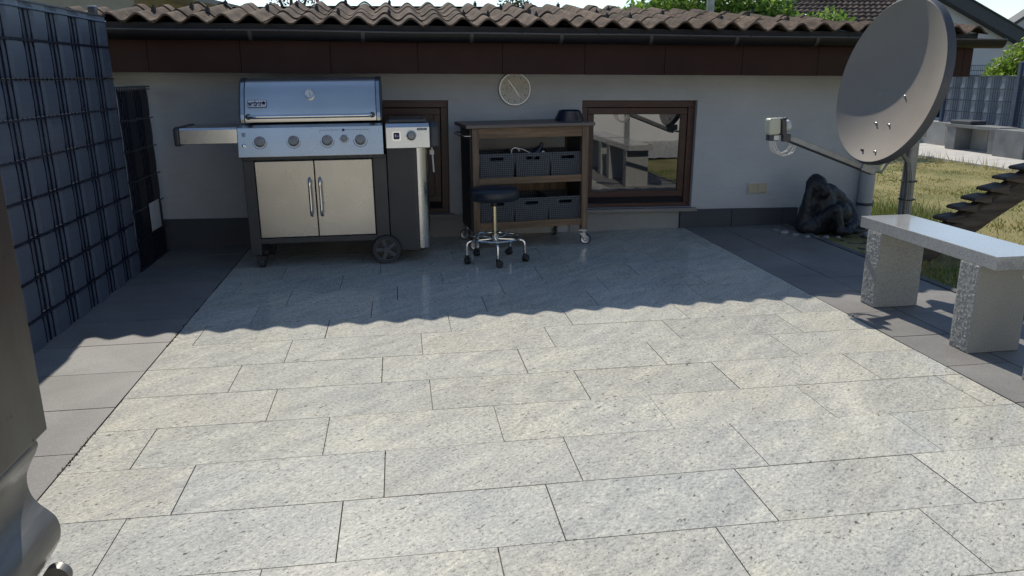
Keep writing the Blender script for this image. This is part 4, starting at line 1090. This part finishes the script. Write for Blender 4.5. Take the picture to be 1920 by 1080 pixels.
for i, (x, y_, r) in enumerate(pebs):
    bm = bmesh.new(); bmesh.ops.create_icosphere(bm, subdivisions=3, radius=r)
    for v in bm.verts: v.co = Vector((v.co.x*random.uniform(1.15, 1.2), v.co.y*.95, v.co.z*.62))*(1+.14*pnoise(v.co*26+Vector((i*7, 0, 0))))
    me = bpy.data.meshes.new('pebble'); bm.to_mesh(me); bm.free(); me.polygons.foreach_set('use_smooth', [True]*len(me.polygons)); me.materials.append(MT['pebble'])
    o = bpy.data.objects.new('pebble', me); COL.objects.link(o); o.location = (x, y_, r*.45-.012); o.rotation_euler = (0, 0, random.uniform(0, 6))
    tag(o, 'rounded grey river pebble at the foot of the gorilla statue', 'pebble', 'river pebbles round the gorilla statue')

# ------------------------------------------------------------------ timber log with short treads
def on_plane_y(px, py, Y):
    d = F_ + (px-960)/1469*R2 - (py-540)/1469*U2; t_ = (Y-CAM.y)/d.y; return CAM+t_*d
YS = 1.45
ts = empty('log_steps', 'dark weathered log with notched short treads rising to the right edge behind the granite bench', 'log steps', (4.95, YS, -.03))
T0 = Vector(ts.location)
q0, q1 = on_plane_y(1800, 424, YS), on_plane_y(1920, 345, YS)
dv = (q1-q0).normalized(); up = Vector((0, 1, 0)).cross(dv)*-1
if up.z < 0: up = -up
start = q0-dv*((q0.z+.03)/dv.z); Lb = 3.0; pts = 26
ring = [(-.055, -.070), (.0, -.088), (.055, -.074), (.068, -.02), (.060, .045), (.02, .072), (-.03, .070), (-.062, .040), (-.07, -.02)]
m = MB()
for i in range(pts+1):
    c = start+dv*(Lb*i/pts-.05)-T0
    for k, (a, b) in enumerate(ring): m.v.append(tuple(c+Vector((0, a+.008*pnoise(Vector((i*.6, k, 2))), 0))+up*(b*1.2+.012+.010*pnoise(Vector((i*.5, k*.7, 9))))))
n = len(ring)
for i in range(pts):
    for k in range(n): m.f.append((i*n+k, i*n+(k+1) % n, (i+1)*n+(k+1) % n, (i+1)*n+k)); m.m.append(0); m.t.append(None)
m.f += [tuple(range(n)), tuple(range(pts*n, pts*n+n))]; m.m += [0, 0]; m.t += [None, None]
m.build('log', MT['darkwood'], ts, smooth=True, angle=28)
tips = [(1762, 409.5), (1788, 389.3), (1815, 372.6), (1845, 354), (1874, 333.8), (1906, 315), (1938, 293), (1972, 270), (2006, 247), (2041, 224), (2076, 200)]
for (px, py) in tips:
    c = on_plane_y(px, py, YS-.02)-T0; L = random.uniform(.135, .15); sg = random.uniform(-.06, .02)
    P = [(0, -.004), (.012, .008), (.035, .014), (L, .014-sg*L+.012), (L, -.04), (.035, -.016), (.010, -.015)]
    P = [(c.x+a+random.uniform(-.002, .002), c.z+b+random.uniform(-.002, .002)) for a, b in P]
    m = MB(); m.prism(P, c.y-.065, c.y+.085, 'y'); m.build('tread', MT['darkwood'], ts, bevel=.005)

# ------------------------------------------------------------------ woven fences
def fence(name, label, cat, origin, ang, length, height, stripm, wirem, phase, side=1, missing=(), posts=(), cellh=.188, zb=.02, post_h=None, group=None, top_rail=True):
    """wire panel with privacy strips woven between the wires; local x runs along the fence, -y*side is the visible face"""
    root = empty(name, label, cat, origin, (0, 0, ang), group)
    nrow = int(round(height/cellh)); per = .30
    m = MB()
    for r_ in range(nrow):
        z0, z1 = zb+r_*cellh+.008, zb+(r_+1)*cellh-.006
        n = int(length/.0125); 
        prev = None
        for i in range(n+1):
            x = length*i/n
            if any(a <= x <= b and rr == r_ for (a, b, rr) in missing): prev = None; continue
            u = ((x-phase) % per)/per
            # in front (toward viewer) for 2/3 of the period
            w_ = math.cos(2*math.pi*(u-.5)); off_ = max(-1, min(1, w_*2.2+.6))*.008
            yv = -side*off_
            cur = [(x, yv, z0), (x, yv-side*.0035, z0+(z1-z0)*.25), (x, yv-side*.0035, z0+(z1-z0)*.75), (x, yv, z1)]
            if prev:
                m.add(prev+cur, [(j, j+1, 4+j+1, 4+j) for j in range(3)])
            prev = cur
    m.build('privacy_strip', stripm, root, smooth=True, angle=60)
    m = MB(); n = int(length/.05)
    for i in range(n+1):
        x = .05*i; m.box(x-.0036, x+.0036, -.0036, .0036, 0, height+zb+.02)
    for r_ in range(nrow+1):
        z_ = zb+cellh*r_
        for s in (-1, 1): m.box(0, length, s*.0125-.004, s*.0125+.004, z_-.004, z_+.004)
    m.build('wire_grid', wirem, root)
    if top_rail:
        m = MB(); m.box(-.005, length+.005, -.018, .018, height+zb+.008, height+zb+.018); m.build('top_rail', MT['farwire'], root, bevel=.003)
    for x in posts:
        m = MB(); hh = (post_h or height+zb+.03); m.box(x-.03, x+.03, side*.02, side*.06, -.05, hh)
        po = m.build('post', wirem, root, bevel=.004)
        m = MB(); m.box(x-.032, x+.032, side*.018, side*.062, hh, hh+.012); m.build('post_cap', MT['farstrip'], po, bevel=.003)
    return root
# tall fence on the left : runs along +Y, visible face towards +X
# local x -> +Y means ang=90deg, local -y -> +X
fence('privacy_fence', 'tall slate blue woven privacy fence on the left side of the terrace', 'fence', (-.62, -1.30, 0), rad(90), 3.26, 1.645, MT['strip'], MT['wire'], .95, 1, (), (.4, 3.22), cellh=.188, zb=-.04, post_h=1.70)
fence('low_privacy_fence', 'low woven fence panel, shade painted into its strips, with a small white patch near the outbuilding wall', 'fence', (-.62, 1.985, 0), rad(90), .70, 1.205, MT['stripshade'], MT['wire'], .1, 1, (), (.03, .69), cellh=.2, zb=.0, post_h=1.2)
lf = bpy.data.objects['low_privacy_fence']; m = MB(); m.box(.335, .560, -.019, -.016, .215, .415); m.build('white_patch', MT['badge'], lf)

# ------------------------------------------------------------------ steel unit at the left edge, close to the camera
su = empty('steel_unit', 'weathered brown-grey metal unit with a wavy curled foot, cut off at the left edge', 'metal unit', (.45, -2.65, 0))
SO = (.45, -2.65, 0)
m = MB(); m.box(.555, .611, -3.15, -2.30, .748, 1.42); m.build('panel', MT['rust'], su, SO, bevel=.003)
prf = [(.45, .762), (.52, .756), (.575, .744), (.592, .728), (.588, .712), (.578, .694), (.569, .676), (.566, .657), (.569, .636), (.578, .620), (.590, .607), (.599, .595), (.603, .578), (.601, .560), (.594, .544), (.578, .518), (.558, .490), (.535, .46), (.52, .42), (.52, .36), (.54, .30), (.56, .2), (.56, .0)]
# smooth the profile
def cr(P, k=5):
    out = []
    for i in range(len(P)-1):
        p0, p1, p2, p3 = P[max(i-1, 0)], P[i], P[i+1], P[min(i+2, len(P)-1)]
        for j in range(k):
            t = j/k; out.append(tuple(.5*((2*p1[q])+(-p0[q]+p2[q])*t+(2*p0[q]-5*p1[q]+4*p2[q]-p3[q])*t*t+(-p0[q]+3*p1[q]-3*p2[q]+p3[q])*t**3) for q in (0, 1)))
    out.append(P[-1]); return out
pp = cr(prf); m = MB(); K = len(pp); ny = 16
for s in (0, 1):
    for j in range(ny+1):
        yv = -2.30-.85*j/ny
        m.v += [(a-s*.004, yv, b-s*.002) for a, b in pp]
tot = (ny+1)*K
for j in range(ny):
    for i in range(K-1):
        a = j*K+i; m.f.append((a, a+1, a+K+1, a+K)); m.f.append((tot+a, tot+a+K, tot+a+K+1, tot+a+1)); m.m += [0, 0]; m.t += [None, None]
for i in range(K-1): m.f.append((i, tot+i, tot+i+1, i+1)); m.m.append(0); m.t.append(None)
m.build('curled_sheet', MT['curl'], su, SO, smooth=True, angle=50)
m = MB()
ringo = [(.598+.020*math.cos(rad(a)), .502+.020*math.sin(rad(a))) for a in range(150, -190, -12)]
ringi = [(.598+.0175*math.cos(rad(a)), .502+.016*math.sin(rad(a))) for a in range(150, -190, -12)]
P = ringo+ringi[::-1]
P = ringo
m.prism(P, -2.335, -2.318, 'y'); m.build('rolled_lip', MT['curl'], su, SO, smooth=True, angle=40)

# ------------------------------------------------------------------ far garden: wall, bench, fence
cw = MB(); y_ = 3.0
while y_ < 15.9:
    cw.box(10.5, 10.7, y_+.003, y_+.997, -.1, .388+.004*random.random()); y_ += 1.0
t = cw.build('garden_wall', MT['concrete'], off=(10.5, 9, 0), bevel=.004); tag(t, 'low pale concrete retaining wall behind the pale path', 'wall')
nb = empty('garden_bench', 'grey concrete seat with thick top built against the garden wall', 'seat', (10.35, 7.95, 0))
NO = (10.35, 7.95, 0)
m = MB(); m.box(10.18, 10.495, 7.38, 8.62, .36, .41); m.build('seat_top', MT['concrete_dark'], nb, NO, bevel=.004)
for y0_, y1_ in ((7.48, 7.60), (8.36, 8.58)):
    m = MB(); m.box(10.20, 10.494, y0_, y1_, 0, .3595); m.build('leg', MT['concrete_dark'], nb, NO, bevel=.004)
m = MB(); m.box(-.14, .14, -.24, .24, 0, .06); t = m.build('cushion_box', MT['plinth'], loc=(10.34, 8.28, .4105), bevel=.01); tag(t, 'flat dark grey box lying on the concrete garden seat', 'box')
m = MB(); m.box(-.20, .20, -.30, .30, 0, .40); t = m.build('concrete_block', MT['concrete_dark'], loc=(10.285, 7.05, -.002), bevel=.006); tag(t, 'weathered square concrete block beside the garden seat', 'block')
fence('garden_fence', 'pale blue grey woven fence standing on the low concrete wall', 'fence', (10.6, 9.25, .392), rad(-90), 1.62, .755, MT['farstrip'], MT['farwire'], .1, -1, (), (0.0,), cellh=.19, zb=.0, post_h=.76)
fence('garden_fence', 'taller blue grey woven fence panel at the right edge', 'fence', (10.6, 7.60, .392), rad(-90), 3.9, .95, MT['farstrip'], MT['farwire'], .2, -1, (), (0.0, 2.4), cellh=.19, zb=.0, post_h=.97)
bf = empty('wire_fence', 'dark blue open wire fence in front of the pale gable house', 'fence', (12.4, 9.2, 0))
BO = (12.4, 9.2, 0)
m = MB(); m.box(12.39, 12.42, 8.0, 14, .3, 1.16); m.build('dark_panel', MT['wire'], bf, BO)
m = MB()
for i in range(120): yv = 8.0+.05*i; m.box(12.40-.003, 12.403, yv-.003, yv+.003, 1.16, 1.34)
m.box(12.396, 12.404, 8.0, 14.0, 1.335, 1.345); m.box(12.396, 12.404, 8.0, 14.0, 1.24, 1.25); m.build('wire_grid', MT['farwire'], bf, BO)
for yv in (8.1, 9.95, 12):
    m = MB(); m.box(12.33, 12.388, yv-.04, yv+.04, 0, 1.42); m.build('post', MT['wire'], bf, BO)

# ------------------------------------------------------------------ neighbouring houses
def tri_roof_tiles(m, P00, P10, P01, P11, nu, nv, amp, mi=0):
    """rows of overlapping tiles on a quad"""
    P00, P10, P01, P11 = map(Vector, (P00, P10, P01, P11))
    nrm_ = (P10-P00).cross(P01-P00).normalized()
    if nrm_.z < 0: nrm_ = -nrm_
    for j in range(nv):
        for s in (0, 1):
            pass
        a0, a1 = j/nv, (j+1.12)/nv
        for i in range(nu):
            u0, u1 = i/nu, (i+1)/nu
            def Q(u, v, h): return (P00.lerp(P10, u)).lerp(P01.lerp(P11, u), min(1, v)) + nrm_*h
            t = random.uniform(.8, 1.15); o = random.uniform(-.004, .004)
            um = (u0+u1)/2
            m.add([Q(u0, a0, amp*.6+o), Q(um, a0, amp+o), Q(u1, a0, amp*.6+o), Q(u1, a1, 0), Q(um, a1, amp*.4), Q(u0, a1, 0), Q(u0, a0, 0), Q(um, a0, amp*.3), Q(u1, a0, 0)],
                  [(0, 1, 4, 5), (1, 2, 3, 4), (6, 7, 1, 0), (7, 8, 2, 1)], mi, (t, t*.98, t*.95))
gh = empty('gable_house', 'pale blue house with a dark sloping verge, partly behind the satellite dish', 'house', (15, 17, 0))
GO = (15, 17, 0)
# gable faces -Y at Y=14; roof line falls to the right
def rl(x): return 2.86-(x-14.0)*.46
m = MB(); m.prism([(9.4, -.1), (19.5, -.1), (19.5, rl(19.5)), (12.2, rl(12.2)), (9.4, rl(12.2)-1.4)], 14.0, 20, 'y'); m.build('wall', MT['housewall2'], gh, GO)
m = MB(); m.prism([(12.2, rl(12.2)-.26), (12.2, rl(12.2)+.05), (20, rl(20)+.05), (20, rl(20)-.26)], 13.75, 13.99, 'y'); m.build('verge', MT['verge'], gh, GO)
m = MB()
for i in range(24):
    x = 12.2+.33*i; m.box(0, .36, 0, 6.3, 0, .03, mat=Matrix.Translation((x, 13.72, rl(x)+.03)) @ Matrix.Rotation(math.atan(.46), 4, 'Y'))
m.build('roof', MT['verge'], gh, GO)
bh = empty('tiled_house', 'brown tiled roof of the house behind the outbuilding, left of the dish top', 'house', (11, 14.5, 0)); BHO = (11, 14.5, 0)
m = MB(); tri_roof_tiles(m, (8.0, 11.6, 1.90), (11.5, 11.6, 1.90), (10.2, 13.6, 3.1), (12.0, 13.6, 3.1), 20, 14, .05); m.build('roof', MT['rooftile2'], bh, BHO)
m = MB(); m.box(8.6, 11.4, 11.9, 13.5, -.1, 1.88); m.build('wall', MT['housewall2'], bh, BHO)
fh = empty('distant_house', 'distant pale gable with thin dark roof edge at the upper right corner', 'house', (30, 27, 0)); FO = (30, 27, 0)
m = MB(); m.prism([(26.2, -.1), (36, -.1), (36, 5.0), (31.5, 6.2), (26.2, 2.95)], 27, 27.3, 'y'); m.build('wall', MT['housewall2'], fh, FO)
m = MB(); m.prism([(25.7, 2.7), (31.5, 6.25), (31.5, 6.4), (25.7, 2.85)], 26.7, 27.4, 'y'); m.prism([(26.0, 2.3), (31.5, 4.6), (31.5, 4.72), (26.0, 2.42)], 26.5, 26.95, 'y'); m.build('roof', MT['verge'], fh, FO)
# neighbour roof at upper left, seen over the tall fence
nh = empty('neighbour_house', 'grey sheet roof and beige gable of the neighbour house above the tall fence', 'house', (-3, 8, 0)); NHO = (-3, 8, 0)
m = MB(); m.box(-9, -1.75, 6.5, 10, -.1, 2.32); m.build('wall', MT['beige'], nh, NHO)
m = MB(); m.prism([(-9, 2.9), (-1.72, 2.34), (-.55, 2.06), (-.55, 2.02), (-1.72, 2.25), (-9, 2.33)], 6.3, 10, 'y'); m.build('roof', MT['greyroof'], nh, NHO)
pw = MB(); pw.box(-1.9, -1.75, -2, 6.4, -.1, 1.1); t = pw.build('boundary_wall', MT['beige'], off=(-1.9, 2, 0)); tag(t, 'beige boundary wall behind the low fence', 'wall')
# chimney post
cp2 = MB(); cp2.cyl((0, 0, 0), (0, 0, 3.2), .05, n=20); t = cp2.build('vent_pipe', MT['galv'], loc=(5.35, 7.0, -.1), smooth=True); tag(t, 'grey vent pipe rising above the tiled roof in front of the green tree', 'pipe')

# big house behind the camera, seen in the window and the polished steel
hh = empty('main_house', 'white rendered main house facing the terrace, seen mirrored in the right window', 'house', (3, -6, 0)); HO = (3, -6, 0)
m = MB(); m.box(-4, 9.5, -10, -5.4, -.1, 2.5); m.build('wall', MT['housewall'], hh, HO)
m = MB(); m.prism([(-5.0, 2.5), (-10.4, 2.5), (-7.7, 3.3)], -4.4, 9.9, 'x'); m.build('roof', MT['paleroof'], hh, HO)
f_ = MB(); f_.box(5.9, 7.0, -5.42, -5.385, .8, 2.0); fo = f_.build('window', MT['frame'], hh, HO)
f_ = MB(); f_.box(5.97, 6.93, -5.384, -5.38, .87, 1.93); f_.build('pane', MT['glass'], fo, HO)
f_ = MB(); f_.cyl((5.45, -5.33, 0), (5.45, -5.33, 2.45), .045, n=20); f_.build('downpipe', MT['galv'], hh, HO, smooth=True)

# ------------------------------------------------------------------ vegetation
def tree(name, label, cat, loc, crown, n, size, cols, trunk_h, seed, group=None):
    root = empty(name, label, cat, loc, group=group)
    m = MB(); rs = random.Random(seed)
    m.tube([(0, 0, -.1), (.03, .02, trunk_h*.5), (-.02, .03, trunk_h)], .1, 10, radii=[.13, .10, .07])
    for b in crown:
        mid = Vector((b[0]*.4, b[1]*.4, trunk_h+(b[2]-trunk_h)*.4)); m.tube([(0, 0, trunk_h*.9), mid, b[:3]], .04, 7, radii=[.06, .035, .012])
    m.build('trunk', MT['bark'], root, smooth=True)
    leaves('crown', crown, n, size, cols, MT['leaf'], root, seed=seed)
    return root
gcol = [(.14, .25, .04), (.2, .33, .06), (.09, .17, .035), (.28, .40, .09)]
tree('leafy_tree', 'bright green leafy tree showing over the tiled roof', 'tree', (6.6, 9.5, 0),
     [(-.9, 0, 2.30, .5, .5, .35), (-.1, .1, 2.40, .6, .5, .42), (.7, 0, 2.25, .5, .5, .33), (1.9, 0, 2.02, .35, .4, .25), (1.4, 0, 2.0, .4, .4, .2), (-1.5, 0, 2.25, .3, .4, .15), (.2, 0, 1.95, 1.0, .6, .4)], 6200, .12, gcol, 1.4, 11)
tree('purple_tree', 'purple leaved treetop just above the left end of the roof', 'tree', (-.35, 9.5, 0), [(0, 0, 2.62, .28, .3, .16), (-.2, 0, 2.5, .2, .2, .2), (.25, .1, 2.5, .25, .2, .2)], 700, .055, [(.10, .03, .05), (.14, .05, .07), (.07, .04, .04)], 1.9, 12)
tree('dark_tree', 'small dark treetop peeping over the middle of the roof', 'tree', (3.25, 10.5, 0), [(0, 0, 2.42, .3, .3, .13), (-.15, 0, 2.3, .3, .2, .15)], 500, .06, [(.03, .05, .02), (.05, .07, .03)], 1.9, 13)
bcol = [(.22, .34, .04), (.3, .42, .06), (.14, .24, .03), (.38, .48, .12)]
tree('laurel_bush', 'bright yellow green laurel bush behind the garden fence', 'bush', (11.3, 8.55, 0), [(0, .32, 1.30, .25, .22, .20), (0, .05, 1.42, .25, .25, .26), (.05, -.25, 1.50, .3, .3, .34), (0, .5, 1.2, .2, .2, .14), (0, 0, 1.15, .3, .5, .2)], 3200, .07, bcol, .8, 14)

print('objects', len(bpy.data.objects))
